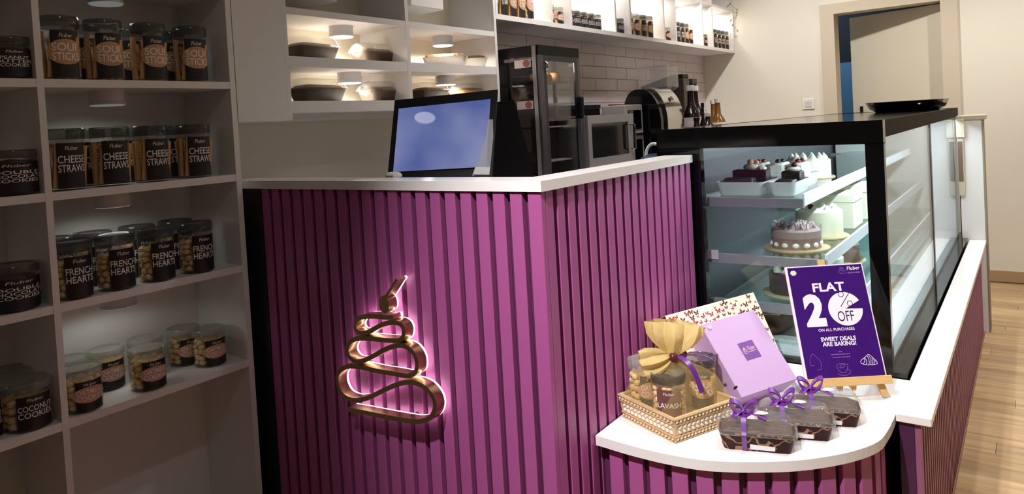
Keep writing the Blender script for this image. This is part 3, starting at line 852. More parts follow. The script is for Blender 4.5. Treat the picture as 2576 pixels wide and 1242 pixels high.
def disc(r, y0, y1):
    return MB().rings([[(cc.x + r * math.cos(2 * PI * k / 28), y, cc.z + r * 1.25 * math.sin(2 * PI * k / 28)) for k in range(28)] for y in (y0, y1)])
part(disc(rr, SG, SG + 0.030), 'cherry', M_gold, sn)
part(disc(rr * 0.9, SG + 0.0301, SG + 0.037), 'light_strip', M_led, sn)
sa = on(800 + 480 / 2.8237, 660 + 245 / 2.8237, 'y', SG); sb = on(800 + 560 / 2.8237, 660 + 118 / 2.8237, 'y', SG)
stem = [Vector((sa.x, sa.z, 0)), Vector(((sa.x + sb.x) / 2, (sa.z + sb.z) / 2, 0)), Vector((sb.x, sb.z, 0))]
part(band(MB(), stem, 0.008, SG, SG + 0.030), 'stem', M_gold, sn)
part(band(MB(), stem, 0.0065, SG + 0.0301, SG + 0.037), 'light_strip', M_led, sn)
for (u, v) in ((620, 1120), (440, 775), (560, 875)):
    q_ = on(800 + u / 2.8237, 660 + v / 2.8237, 'y', SG)
    part(MB().box(q_.x - 0.004, q_.x + 0.004, SG + 0.0371, YC, q_.z - 0.004, q_.z + 0.004), 'standoff', M_dksteel, sn)

# ------------------------------------------------------------------ display case
KX0, KX1, KY0, KY1, KT = -1.030, -0.340, 2.245, 4.840, 1.235
dc = thing('pastry_case', 'black framed glass pastry display case with lit shelves', 'display case', (-0.68, 3.5, 0))
part(MB().box(KX0, KX1 + 0.0, KY0 + 0.01, KY1, 0.0, 0.50), 'base_cabinet', M_black, dc)
part(MB().box(KX0, KX1 + 0.035, KY0 + 0.006, KY1, 0.44, 0.515), 'base_ledge', M_gloss, dc)
def cbox(n, m_, *a):
    return part(MB().box(*a), n, m_, dc)
PT = 0.035
for (x0, x1, y0, y1) in ((KX1 - 0.048, KX1, KY0, KY0 + 0.03), (-1.03, -0.878, KY0, KY0 + 0.03), (KX1 - 0.03, KX1, KY1 - 0.03, KY1), (KX0, KX0 + 0.03, KY1 - 0.03, KY1)):
    cbox('post', M_gloss, x0, x1, y0, y1, 0.515, 1.17)
cbox('top_rail', M_gloss, KX0, KX1, KY0, KY0 + 0.04, 1.168, KT)
cbox('top_rail', mat('bronze_rail', rgb(44, 37, 30), 0.7, spec=0.08), KX1 - 0.03, KX1, KY0 + 0.0401, KY1 - 0.0301, 1.185, KT - 0.001)
cbox('top_rail', M_gloss, KX0, KX0 + 0.03, KY0 + 0.0401, KY1 - 0.0301, 1.168, KT - 0.001)
cbox('top_rail', M_gloss, KX0, KX1, KY1 - 0.03, KY1, 1.168, KT)
cbox('top_panel', M_gloss, KX0 + 0.0301, KX1 - 0.0301, KY0 + 0.0401, KY1 - 0.0301, 1.222, KT - 0.002)
cbox('mid_post', M_dksteel, KX1 - 0.012, KX1 - 0.001, 3.40, 3.43, 0.515, 1.185)
fg = cbox('front_glass', M_pane, -0.878, KX1 - 0.048, KY0 + 0.010, KY0 + 0.016, 0.515, 1.168)
M_sidepane = glass('side_pane_glass', (0.92, 0.97, 0.97, 1), ior=1.6)
cbox('side_glass', M_sidepane, KX1 - 0.009, KX1 - 0.003, KY0 + 0.0301, 3.3999, 0.515, 1.185)
cbox('side_glass', M_sidepane, KX1 - 0.009, KX1 - 0.003, 3.4301, KY1 - 0.0301, 0.515, 1.185)
cbox('back_door', mat('grey_door_panel', rgb(66, 68, 76), 0.35), KX0 + 0.006, KX0 + 0.016, KY0 + 0.0301, KY1 - 0.0301, 0.515, 1.168)
cbox('end_panel', M_white, KX0 + 0.03, KX1 - 0.03, KY1 - 0.02, KY1 - 0.01, 0.515, 1.168)
cbox('deck', mat('white_deck', rgb(212, 216, 220), 0.3), KX0 + 0.0301, KX1 - 0.012, KY0 + 0.0301, KY1 - 0.0301, 0.5151, 0.525)
cbox('light_bar', mat('case_led', (1, 1, 1, 1), 0.4, emit=(0.86, 0.95, 1.0, 1), estr=5.0), -0.40, -0.38, KY0 + 0.06, KY1 - 0.06, 1.200, 1.2215)
ld = bpy.data.lights.new('case_strip_light', 'AREA'); ld.shape = 'RECTANGLE'; ld.size = 0.02; ld.size_y = 2.4; ld.energy = 19; ld.color = (0.84, 0.94, 1.0)
lo = bpy.data.objects.new('case_strip_light', ld); col.objects.link(lo); lo.location = (-0.39, 3.53, 1.195); lo.rotation_euler = (0, math.radians(18), 0)
M_shelfgl = glass('green_edged_glass', (0.86, 0.95, 0.93, 1), ior=1.5)
M_rail = mat('white_price_rail', rgb(226, 228, 236), 0.3)
SHV = [(1.000, -0.920, -0.590), (0.812, -0.890, -0.530), (0.660, -0.860, -0.470)]
for (z, xa, xb) in SHV:
    cbox('glass_shelf', M_shelfgl, xa, xb, KY0 + 0.09, KY1 - 0.06, z - 0.008, z)
    cbox('price_rail', M_rail, xb + 0.0005, xb + 0.008, KY0 + 0.09, KY1 - 0.06, z - 0.026, z + 0.012)
    cbox('end_rail', mat('grey_end_rail', rgb(150, 148, 156), 0.25, metal=0.3), xa - 0.03, xb + 0.008, KY0 + 0.070, KY0 + 0.0895, z - 0.030, z - 0.001)
    cbox('bracket', M_steel, KX0 + 0.017, xa - 0.0001, KY0 + 0.10, KY0 + 0.12, z - 0.03, z - 0.008)
    cbox('bracket', M_steel, KX0 + 0.017, xa - 0.0001, 3.6, 3.62, z - 0.03, z - 0.008)
    cbox('bracket', M_steel, KX0 + 0.017, xa - 0.0001, KY1 - 0.1, KY1 - 0.08, z - 0.03, z - 0.008)
for (z, xa, xb) in SHV[:2]:
    c = MB().bbox(xa - 0.01, xa + 0.032, KY0 + 0.066, KY0 + 0.0695, z - 0.02, z + 0.012, 0.001)
    tag(c.build('price_card', mat('lilac_card', rgb(196, 172, 190), 0.5)), 'small lilac price card clipped to the %s glass shelf corner' % ('upper' if z > 0.9 else 'middle'), 'card')
# black tray lying on the far top of the case
bt = MB().rings([[(-0.56 + 0.205 * math.cos(a) * s_, 4.52 + 0.30 * math.sin(a) * s_, KT - 0.002 + h) for a in [2 * PI * k / 40 for k in range(40)]] for s_, h in ((0.75, 0.0), (0.9, 0.018), (1.0, 0.056), (0.98, 0.056), (0.88, 0.022), (0.6, 0.012))])
tag(bt.build('serving_tray', M_gloss, smooth=True), 'large oval black serving tray on top of the pastry case', 'tray')

# things inside the case
M_porc = mat('white_porcelain', rgb(236, 234, 236), 0.2)
M_choc = mat('dark_chocolate', rgb(40, 28, 30), 0.45, vary=0.2, scale=30)
M_cream = mat('white_cream', rgb(240, 234, 224), 0.5, bump=0.25, scale=60)
M_brown = mat('brown_sponge', rgb(142, 108, 98), 0.7, vary=0.2, scale=50)
M_red = mat('red_cherry', rgb(110, 26, 40), 0.25)
M_peach = mat('peach_fruit', rgb(222, 160, 120), 0.5)
M_gboard = mat('gold_board', rgb(206, 182, 140), 0.35, metal=0.25)
def tray(x, y, z, lx, ly, label, rz=0.0):
    t = thing('porcelain_tray', label, 'tray', (x, y, z), rz, 'white pastry trays')
    MB().rings([rrect(lx / 2 - 0.014, ly / 2 - 0.014, 0.016, 0), rrect(lx / 2 - 0.010, ly / 2 - 0.010, 0.018, 0.006), rrect(lx / 2 - 0.002, ly / 2 - 0.002, 0.02, 0.040), rrect(lx / 2, ly / 2, 0.02, 0.045), rrect(lx / 2 - 0.005, ly / 2 - 0.005, 0.018, 0.045),
                rrect(lx / 2 - 0.012, ly / 2 - 0.012, 0.016, 0.012), rrect(lx / 2 - 0.02, ly / 2 - 0.02, 0.012, 0.010)]).build('dish', M_porc, t, smooth=True)
    return t
z = SHV[0][0]
tray(-0.800, 2.475, z, 0.165, 0.21, 'white tray of chocolate slices beside the case back door')
tray(-0.662, 2.475, z, 0.095, 0.21, 'white tray of pastries beside the upper price rail')
tray(-0.760, 2.72, z, 0.24, 0.20, 'wide white tray of cream pastries behind the chocolate slices')
def pastry(name, label, cat, x, y, z, mb, m_, extra=(), rz=0.0):
    t = thing(name, label, cat, (x, y, z), rz, 'pastries in the display case')
    mb.build('cake', m_, t, smooth=True)
    for (n_, b_, mm) in extra:
        b_.build(n_, mm, t, smooth=True)
    return t
pastry('brownie', 'dark flat chocolate slice lying in tray beside case door', 'pastry', -0.815, 2.435, z + 0.0105, MB().bbox(-0.05, 0.05, -0.025, 0.025, 0, 0.045, 0.006), M_choc)
pastry('brownie', 'dark flat chocolate slice lying in tray beside upper price rail', 'pastry', -0.662, 2.435, z + 0.0105, MB().bbox(-0.030, 0.030, -0.03, 0.03, 0, 0.038, 0.005), M_choc)
pastry('chocolate_slice', 'tall chocolate slice topped with cream and peach fruit', 'pastry', -0.80, 2.515, z + 0.0105, MB().bbox(-0.06, 0.06, -0.026, 0.026, 0, 0.066, 0.004), M_choc,
       [('cream', MB().ball((0.0, 0, 0.074), 0.022, 10, 6, (1.3, 0.9, 0.6)).ball((0.035, 0.0, 0.07), 0.016, 8, 5, (1.2, 1, 0.6)), M_cream), ('fruit', MB().ball((0.0, -0.006, 0.092), 0.011).ball((0.018, 0.004, 0.09), 0.009), M_peach)])
pastry('chocolate_slice', 'tall chocolate slice topped with cream and dark cherry', 'pastry', -0.662, 2.52, z + 0.0105, MB().bbox(-0.032, 0.032, -0.026, 0.026, 0, 0.060, 0.004), M_choc,
       [('cream', MB().ball((0.0, 0, 0.066), 0.020, 10, 6, (1.3, 1, 0.6)), M_cream), ('fruit', MB().ball((0.008, -0.006, 0.080), 0.010), M_red)])
for i, (x, s) in enumerate(((-0.83, 'beside the case back door'), (-0.76, 'in the middle of the wide tray'), (-0.69, 'beside the upper price rail'))):
    pastry('cream_pastry', 'white cream pastry ' + s, 'pastry', x, 2.72, z + 0.0105, MB().bbox(-0.028, 0.028, -0.05, 0.05, 0, 0.075, 0.008), M_cream,
           [('topping', MB().ball((0, -0.02, 0.079), 0.010).ball((0.006, 0.02, 0.079), 0.009), (M_red, M_choc, M_red)[i])])
# middle shelf: chocolate cake, yellow cake
z = SHV[1][0]
def board(t, r):
    MB().lathe([(r, 0), (r, 0.004)], 40).build('cake_board', M_gboard, t)
t = thing('chocolate_cake', 'brown layered cake piled with chocolate curls in a clear collar', 'cake', (-0.655, 2.50, z))
board(t, 0.105)
MB().lathe([(0.078, 0.004), (0.078, 0.040)], 36).build('sponge_layer', M_brown, t, smooth=True)
MB().lathe([(0.078, 0.0401), (0.078, 0.062), (0.07, 0.068)], 36).build('mousse_layer', mat('mousse', rgb(176, 146, 140), 0.6), t, smooth=True)
b_ = MB()
for k in range(14):
    a = 2 * PI * k / 14
    b_.ball((0.074 * math.cos(a), 0.074 * math.sin(a), 0.018), 0.012, 8, 5, (1, 1, 0.8))
b_.build('cream_dots', M_cream, t, smooth=True)
b_ = MB(); rnd = random.Random(3)
for k in range(46):
    a = rnd.random() * 2 * PI; r_ = 0.068 * math.sqrt(rnd.random()); p0 = Vector((r_ * math.cos(a), r_ * math.sin(a), 0.066))
    dv = Vector((rnd.uniform(-1, 1), rnd.uniform(-1, 1), rnd.uniform(0.4, 1.2))).normalized() * rnd.uniform(0.02, 0.034)
    b_.tube([p0, p0 + dv * 0.5 + Vector((0, 0, 0.004)), p0 + dv], [0.005, 0.0045, 0.003], 5)
b_.build('chocolate_curls', mat('pale_curls', rgb(208, 188, 190), 0.5, vary=0.35, scale=30), t, smooth=True, kind='stuff')
MB().lathe([(0.0805, 0.0042), (0.0805, 0.078)], 40, cap=False).build('clear_collar', M_plastic, t, smooth=True)
t = thing('vanilla_cake', 'smooth pale yellow cake with a cherry, behind chocolate cake', 'cake', (-0.640, 2.76, z))
board(t, 0.10)
MB().lathe([(0.078, 0.0041), (0.080, 0.010), (0.080, 0.094), (0.072, 0.100), (0.04, 0.101)], 40).build('cake', mat('pale_yellow_icing', rgb(244, 240, 216), 0.45), t, smooth=True)
MB().ball((-0.02, -0.03, 0.108), 0.012).build('cherry', M_red, t, smooth=True)
b_ = MB()
for k in range(8):
    a = 2 * PI * k / 8
    b_.lathe([(0.014, 0), (0.012, 0.008), (0.001, 0.018)], 10, (0.055 * math.cos(a), 0.055 * math.sin(a), 0.099))
b_.build('piped_cream', M_cream, t, smooth=True)
for i, (y, h, s) in enumerate(((3.02, 0.13, 'behind the pale yellow cake'), (3.28, 0.14, 'farther along the middle glass shelf'))):
    t = thing('cake_box', 'white cake box on board ' + s, 'box', (-0.64, y, z))
    MB().bbox(-0.085, 0.085, -0.085, 0.085, 0, h, 0.003).build('box', mat('cream_card_box', rgb(238, 232, 210), 0.6), t)
    MB().bbox(-0.088, 0.088, -0.088, 0.088, h - 0.03, h + 0.002, 0.003).build('lid', mat('cream_card_box', rgb(238, 232, 210), 0.6), t)
# far part of the upper shelf and the lower shelf
t = thing('whipped_cake', 'white cake covered in whipped cream on far upper shelf', 'cake', (-0.74, 3.05, SHV[0][0]))
MB().lathe([(0.10, 0), (0.10, 0.004)], 36).build('cake_board', M_gboard, t)
MB().lathe([(0.085, 0.0041), (0.085, 0.07), (0.07, 0.078)], 36).build('cake', M_cream, t, smooth=True)
b_ = MB()
for k in range(12):
    a = 2 * PI * k / 12
    b_.lathe([(0.016, 0), (0.013, 0.01), (0.001, 0.024)], 10, (0.062 * math.cos(a), 0.062 * math.sin(a), 0.074))
b_.build('piped_cream', M_cream, t, smooth=True)
z = SHV[2][0]
for i, (x, y, m_, s) in enumerate(((-0.66, 2.50, M_choc, 'dark chocolate gateau nearest the front glass of case'), (-0.66, 2.80, M_cream, 'white cream gateau behind the dark gateau'), (-0.66, 3.10, M_brown, 'brown sponge gateau on the lower glass shelf'))):
    t = thing('gateau', s, 'cake', (x, y, z))
    MB().lathe([(0.11, 0), (0.11, 0.004)], 36).build('cake_board', M_gboard, t)
    MB().lathe([(0.088, 0.0041), (0.088, 0.066), (0.078, 0.072)], 36).build('cake', m_, t, smooth=True)
    b_ = MB()
    for k in range(10):
        a = 2 * PI * k / 10
        b_.lathe([(0.016, 0), (0.012, 0.009), (0.001, 0.02)], 10, (0.062 * math.cos(a), 0.062 * math.sin(a), 0.070))
    b_.build('piped_cream', M_cream, t, smooth=True)
for i, (x, s) in enumerate(((-0.74, 'dark bread loaf on the case deck beside the back door'), (-0.56, 'dark bread loaf on the case deck beside the side glass'))):
    t = thing('bread_loaf', s, 'bread', (x, 2.52, 0.525))
    MB().rings([[(0.065 * q * math.cos(a), y_, 0.030 + 0.030 * q * math.sin(a)) for a in [2 * PI * k / 14 for k in range(14)]] for y_, q in ((-0.12, 0.5), (-0.10, 0.85), (-0.05, 1), (0.05, 1), (0.10, 0.85), (0.12, 0.5))]).build('crust', mat('dark_crust', rgb(70, 46, 34), 0.7, vary=0.3, scale=30, bump=0.3), t, smooth=True)
    mb = MB()
    for k in range(4):
        mb.tube([(-0.03, -0.07 + k * 0.04, 0.0585), (0.03, -0.05 + k * 0.04, 0.0585)], 0.004, 6)
    mb.build('scored_cuts', mat('pale_cut', rgb(150, 110, 80), 0.8), t, smooth=True)

# ------------------------------------------------------------------ rail wall beside the case
rw = thing('rail_wall', 'low plum slatted rail wall running beside the pastry case', 'partition', (-0.265, 3.3, 0))
part(MB().box(-0.292, -0.2590, 1.985, 4.62, 0, 0.485), 'core', mat('plum_groove_shade', rgb(72, 30, 68), 0.4), rw)  # core darkened to put groove shade into its colour
rs0 = MB().bbox(0, 0.015, 0, 0.020, 0.0, 0.485, 0.001).build('slat', mat('lit_slat_magenta', rgb(146, 86, 118), 0.4), rw)  # colour lightened so the slats read as lit stripes
for k in range(58):
    o = rs0 if k == 0 else piece('slat', rs0, rw)
    o.location = Vector((-0.2588, 1.988 + 0.0452 * k, 0)) - rw.location
part(MB().bbox(-0.2437, -0.2387, 1.985, 4.62, 0.0, 0.012, 0.001), 'floor_bead', mat('tan_bead', rgb(150, 112, 88), 0.5), rw)
tag(MB().bbox(-0.297, -0.219, 1.972, 4.638, 0.4852, 0.507, 0.002).build('rail_cap', M_top), 'long white cap lying on the plum rail wall', 'worktop')
pr = thing('end_pillar', 'short white pillar at the far end of the rail wall', 'pillar', (-0.265, 4.70, 0))
part(MB().box(-0.330, -0.222, 4.640, 4.76, 0, 1.165), 'shaft', M_white, pr)
part(MB().box(-0.2219, -0.214, 4.640, 4.76, 0, 1.165), 'edge_strip', mat('taupe_edge', rgb(150, 134, 116), 0.5), pr)
part(MB().bbox(-0.336, -0.200, 4.630, 4.77, 1.1655, 1.192, 0.004), 'cap', M_frame, pr)
cv = thing('cable_cover', 'beige vertical cable cover fixed beside the case end post', 'cover', (-0.318, 4.625, 0.75))
MB().bbox(-0.018, 0.012, -0.004, 0.0145, 0.0, 0.44, 0.003).build('cover', mat('beige_plastic', rgb(206, 196, 176), 0.4), cv)
MB().bbox(-0.02, 0.020, -0.012, -0.0042, 0.32, 0.42, 0.003).build('switch_box', mat('beige_plastic', rgb(206, 196, 176), 0.4), cv)
MB().bbox(-0.016, 0.006, -0.0065, -0.0041, -0.0 + 0.08, 0.30, 0.001).build('slot', mat('slot_brown', rgb(120, 100, 84), 0.5), cv)

# ------------------------------------------------------------------ half round display table
TZ = 0.500
EDGE = [(-0.897, 1.515), (-0.8605, 1.512), (-0.8053, 1.507), (-0.7337, 1.506), (-0.6712, 1.511), (-0.6239, 1.5196), (-0.5782, 1.5371), (-0.5346, 1.5587), (-0.4611, 1.6048), (-0.4031, 1.6559), (-0.3475, 1.7236), (-0.3090, 1.800), (-0.2995, 1.8827), (-0.2985, 1.95), (-0.2985, 2.244)]
ep = [(p.x, p.y) for p in catmull([(a, b, 0) for a, b in EDGE], 4)]
tb = thing('display_table', 'curved white topped display table with magenta slatted front', 'table', (-0.6, 1.9, 0))
part(MB().prism(ep + [(-0.897, 2.244)], TZ - 0.024, TZ), 'table_top', M_top, tb)
def inset(path, d):
    out = []
    for i, p in enumerate(path):
        a = Vector(path[max(i - 1, 0)]); b = Vector(path[min(i + 1, len(path) - 1)])
        t = (b - a).normalized(); n = Vector((-t.y, t.x))
        out.append(tuple(Vector(p) + n * d))
    return out
core = inset(ep[2:52], 0.034)
core = [q for q in core if q[0] < -0.318 and q[0] > -0.893]
part(MB().prism(core + [(core[-1][0], 2.20), (-0.893, 2.20), (-0.893, core[0][1])], 0.0, TZ - 0.0241), 'body', M_groove_shade, tb)
ts0 = MB().bbox(-0.019, 0.019, -0.0158, 0.0, 0.0, TZ - 0.0242, 0.0012)
acc = 0; nxt = 0.03
tsob = None
for i in range(len(core) - 1):
    a = Vector(core[i]); b = Vector(core[i + 1]); L = (b - a).length
    while acc + L > nxt:
        p = a + (b - a) * ((nxt - acc) / L); t = (b - a).normalized()
        if tsob is None:
            tsob = ts0.build('slat', M_purple, tb); o = tsob
        else:
            o = piece('slat', tsob, tb)
        n = Vector((t.y, -t.x))
        q = p + n * 0.0005
        o.location = Vector((q.x, q.y, 0)) - tb.location
        o.rotation_euler = (0, 0, math.atan2(t.y, t.x))
        nxt += 0.0545
    acc += L

# ------------------------------------------------------------------ table display: loaf boxes
a = math.radians(17)
L_, W_, H_ = 0.168, 0.082, 0.073
ax, ay = Vector((math.cos(a), math.sin(a), 0)), Vector((-math.sin(a), math.cos(a), 0))
for (rx, ry, s) in ((-0.462, 1.640, 'loaf cake box with violet bow nearest the curved table edge'), (-0.404, 1.746, 'loaf cake box with violet bow between the other two boxes'), (-0.364, 1.855, 'loaf cake box with violet bow standing before the easel')):
    c = Vector((rx, ry, 0)) - ax * (L_ / 2 - 0.011) + ay * (W_ / 2 - 0.009)
    loaf('loaf_gift_box', s, L_, W_, H_, (c.x, c.y, TZ), a, M_loaf, 'loaf cake boxes on the display table', fancy=True)

# ------------------------------------------------------------------ gift boxes
def rotm(rows):
    return Matrix(rows)
def orient(o, c, R):
    mm = Matrix(R).to_4x4(); mm.translation = Vector(c); o.matrix_world = mm
M_lav = mat('lavender_card', rgb(182, 150, 192), 0.55, vary=0.02, scale=8)
RL = ((0.5126, -0.6134, -0.6009), (0.8559, 0.4208, 0.3005), (0.0685, -0.6683, 0.7407))
cl = Vector((-0.6555, 1.904, 0.6122)); dl = (0.1857, 0.0819, 0.2104)
def lav_local(u, v):
    R = Matrix(RL); n = R.col[1]; p0 = cl - n * dl[1] / 2; d = ray(u, v); t = (p0 - CAMP).dot(n) / d.dot(n)
    q = R.transposed() @ (CAMP + d * t - cl)
    return q.x, q.z
lv = thing('lavender_box', 'lavender gift box with purple logo label leaning on patterned box', 'box')
orient(lv, cl, RL)
MB().bbox(-dl[0] / 2, dl[0] / 2, -dl[1] / 2, dl[1] / 2, -dl[2] / 2, dl[2] / 2, 0.0015).build('carton', M_lav, lv)
cx, cz = lav_local(1885, 880)
yf = -dl[1] / 2
lb = MB().box(cx - 0.0245, cx + 0.0245, yf - 0.0008, yf - 0.0001, cz - 0.0245, cz + 0.0245).build('logo_label', mat('violet_label', rgb(106, 58, 140), 0.45), lv)
tx = put_text(MB(), 'Fluber', cx - 0.004, cx + 0.021, cz - 0.001, cz + 0.011, lambda u, v: (u, yf - 0.0012, v), shear=0.25)
put_dashes(MB(), cx - 0.004, cx + 0.021, cz - 0.0055, cz - 0.0035, lambda u, v: (u, yf - 0.0012, v)).build('small_print', mat('rose_gold_ink', rgb(226, 178, 180), 0.4), lb)
xs = [p.x for p in SPATH]; ys = [p.y for p in SPATH]
def mini_logo(mb, u0, u1, v0, v1, fn, w):
    pa = [Vector((u0 + (u1 - u0) * (p.x - min(xs)) / (max(xs) - min(xs)), v0 + (v1 - v0) * (p.y - min(ys)) / (max(ys) - min(ys)), 0)) for p in SPATH[::4]]
    vs = []
    for i, p in enumerate(pa):
        t = (pa[min(i + 1, len(pa) - 1)] - pa[max(i - 1, 0)]).normalized(); n = Vector((-t.y, t.x, 0)) * w / 2
        vs += [fn((p + n).x, (p + n).y), fn((p - n).x, (p - n).y)]
    mb.add(vs, [(2 * k, 2 * k + 1, 2 * k + 3, 2 * k + 2) for k in range(len(pa) - 1)])
lm = MB()
mini_logo(lm, cx - 0.021, cx - 0.007, cz - 0.008, cz + 0.010, lambda u, v: (u, yf - 0.0012, v), 0.001)
lm.build('logo_mark', mat('rose_gold_ink', rgb(226, 178, 180), 0.4), lb)
tx.build('lettering', mat('rose_gold_ink', rgb(226, 178, 180), 0.4), lb)
fx, fz = lav_local(1786, 826)
MB().ball((fx, yf - 0.002, fz), 0.004, 8, 5, (1, 0.5, 1)).ball((fx + 0.004, yf - 0.002, fz + 0.003), 0.003, 8, 5, (1, 0.5, 1)).ball((fx - 0.003, yf - 0.002, fz + 0.004), 0.003, 8, 5, (1, 0.5, 1)).build('paper_flower', M_porc, lv, smooth=True)
MB().box(dl[0] * -0.5 - 0.0006, dl[0] * -0.5 + 0.004, -dl[1] / 2 - 0.0006, -dl[1] / 2 + 0.012, -0.078, -0.073).build('tuck_slot', M_black, lv)

M_but = mat('cream_printed_card', rgb(240, 222, 204), 0.55, vary=0.02, scale=8)
RB = ((0.4497, -0.7782, -0.4383), (0.8923, 0.4127, 0.1829), (0.0385, -0.4734, 0.88))
db = (0.3381, 0.074, 0.216)
cb = Vector((-0.7382, 1.9804, 0.6245)) + Matrix(RB).col[1] * 0.014
bx = thing('butterfly_box', 'cream gift box printed with red and brown butterflies', 'box')
orient(bx, cb, RB)
MB().bbox(-db[0] / 2, db[0] / 2, -db[1] / 2, db[1] / 2, -db[2] / 2, db[2] / 2, 0.0015).build('carton', M_but, bx)
MB().box(-db[0] / 2 - 0.0012, -db[0] / 2 - 0.0001, -db[1] / 2 + 0.001, db[1] / 2 - 0.001, -db[2] / 2 + 0.001, db[2] / 2 - 0.001).build('side_sleeve', mat('maroon_card', rgb(92, 26, 40), 0.45), bx)
bm1, bm2 = MB(), MB()
rnd = random.Random(11)
def butterfly(mb, c, s, rot, fn):
    ca, sa = math.cos(rot), math.sin(rot)
    def q(a, b):
        return fn(c[0] + (a * ca - b * sa) * s, c[1] + (a * sa + b * ca) * s)
    for sg_ in (-1, 1):
        mb.add([q(0, 0.1), q(sg_ * 0.55, 0.75), q(sg_ * 1.0, 0.7), q(sg_ * 0.85, 0.15), q(sg_ * 0.25, -0.05)], [(0, 1, 2, 3, 4)])
        mb.add([q(0, 0.0), q(sg_ * 0.3, -0.05), q(sg_ * 0.7, -0.1), q(sg_ * 0.6, -0.6), q(sg_ * 0.25, -0.65)], [(0, 1, 2, 3, 4)])
ff = lambda u, v: (u, -db[1] / 2 - 0.0004, v)
cnt = 0
for i in range(18):
    for j in range(12):
        u = -db[0] / 2 + 0.012 + i * 0.0186 + rnd.uniform(-0.006, 0.006); v = -db[2] / 2 + 0.011 + j * 0.0178 + rnd.uniform(-0.006, 0.006)
        if u > db[0] / 2 - 0.008 or v > db[2] / 2 - 0.008:
            continue
        butterfly(bm1 if (u < 0.07 and rnd.random() < 0.5) else bm2, (u, v), rnd.choice((0.004, 0.0065, 0.0085, 0.0095)), rnd.uniform(-0.7, 0.7), ff)
bm1.build('red_butterflies', mat('red_print', rgb(166, 30, 28), 0.5), bx, kind='stuff')
bm2.build('brown_butterflies', mat('brown_print', rgb(92, 48, 32), 0.5), bx, kind='stuff')
sf = MB()
for j in range(10):
    butterfly(sf, (rnd.uniform(-0.02, 0.02), -db[2] / 2 + 0.014 + j * 0.02), 0.007, rnd.uniform(-0.7, 0.7), lambda u, v: (db[0] / 2 + 0.0004, u, v))
sf.build('brown_butterflies', mat('brown_print', rgb(92, 48, 32), 0.5), bx, kind='stuff')

# ------------------------------------------------------------------ poster on easel
RP = ((0.8246, -0.5220, -0.2181), (0.5657, 0.7675, 0.3016), (0.0100, -0.3720, 0.9282))
cp_ = Vector((-0.4550, 2.0774, 0.6966)); dp = (0.2155, 0.006, 0.3004)
po = thing('sale_poster', 'purple sale poster reading FLAT 20% OFF on a small easel', 'poster')
orient(po, cp_, RP)
MB().bbox(-dp[0] / 2, dp[0] / 2, -0.003, 0.003, -dp[2] / 2, dp[2] / 2, 0.0008).build('board', mat('white_foam_board', rgb(232, 218, 228), 0.5), po)
MB().box(-dp[0] / 2 + 0.0065, dp[0] / 2 - 0.0035, -0.0034, -0.00301, -dp[2] / 2, dp[2] / 2 - 0.003).build('print', mat('deep_violet_print', rgb(56, 14, 104), 0.3, vary=0.12, scale=6), po)
def pl(u, v):
    R = Matrix(RP); n = R.col[1]; p0 = cp_ - n * 0.0034; d = ray(u, v); t = (p0 - CAMP).dot(n) / d.dot(n)
    q = R.transposed() @ (CAMP + d * t - cp_)
    return q.x, q.z
S6 = 6.9
def pz(a, b):
    return pl(1960 + a / S6, 650 + b / S6)
def pz2(a, b):
    return pl(1980 + a / S6, 830 + b / S6)
fp = lambda u, v: (u, -0.0038, v)
fp2 = lambda u, v: (u, -0.0041, v)
ink = MB()
def pbox(A, B):  # from bottom-left and top-right zoom points
    return (A[0], B[0], A[1], B[1])
l0 = pz(580, 585); l1 = pz(1140, 400)
put_text(ink, 'FLAT', pz(575, 500)[0], pz(1130, 480)[0], pz(860, 570)[1], pz(860, 415)[1], fp, bold=0.03)
put_text(ink, '2', pz(408, 750)[0], pz(835, 1130)[0], pz(660, 1185)[1], pz(600, 615)[1], fp, bold=0.055)
c0 = pz(1150, 870); rx_ = (pz(1445, 870)[0] - pz(850, 870)[0]) / 2 ; rz_ = (pz(1150, 575)[1] - pz(1180, 1160)[1]) / 2
pie = [c0] + [(c0[0] + rx_ * math.cos(t), c0[1] + rz_ * math.sin(t)) for t in [math.radians(27 + 331 * k / 48) for k in range(49)]]
ink.add([fp(*q) for q in pie], [(0, k, k + 1) for k in range(1, 49)])
M_pink = mat('poster_white_ink', rgb(236, 222, 232), 0.4)
ink.build('headline', M_pink, po)
ink = MB()
put_text(ink, 'ON ALL PURCHASES', pz2(545, 10)[0], pz2(1170, -30)[0], pz2(860, 12)[1], pz2(860, -38)[1], fp, bold=0.01)
put_text(ink, 'SWEET DEALS', pz2(585, 165)[0], pz2(1195, 140)[0], pz2(880, 185)[1], pz2(880, 110)[1], fp, bold=0.03)
put_text(ink, 'ARE BAKING!', pz2(615, 250)[0], pz2(1200, 230)[0], pz2(900, 272)[1], pz2(900, 195)[1], fp, bold=0.03)
put_text(MB(), 'Fluber', pz(1170, 180)[0], pz(1400, 170)[0], pz(1280, 195)[1], pz(1280, 130)[1], fp, shear=0.2, bold=0.01).build('brand_name', M_pink, po)
ink.build('lettering', M_pink, po)
ink = MB()
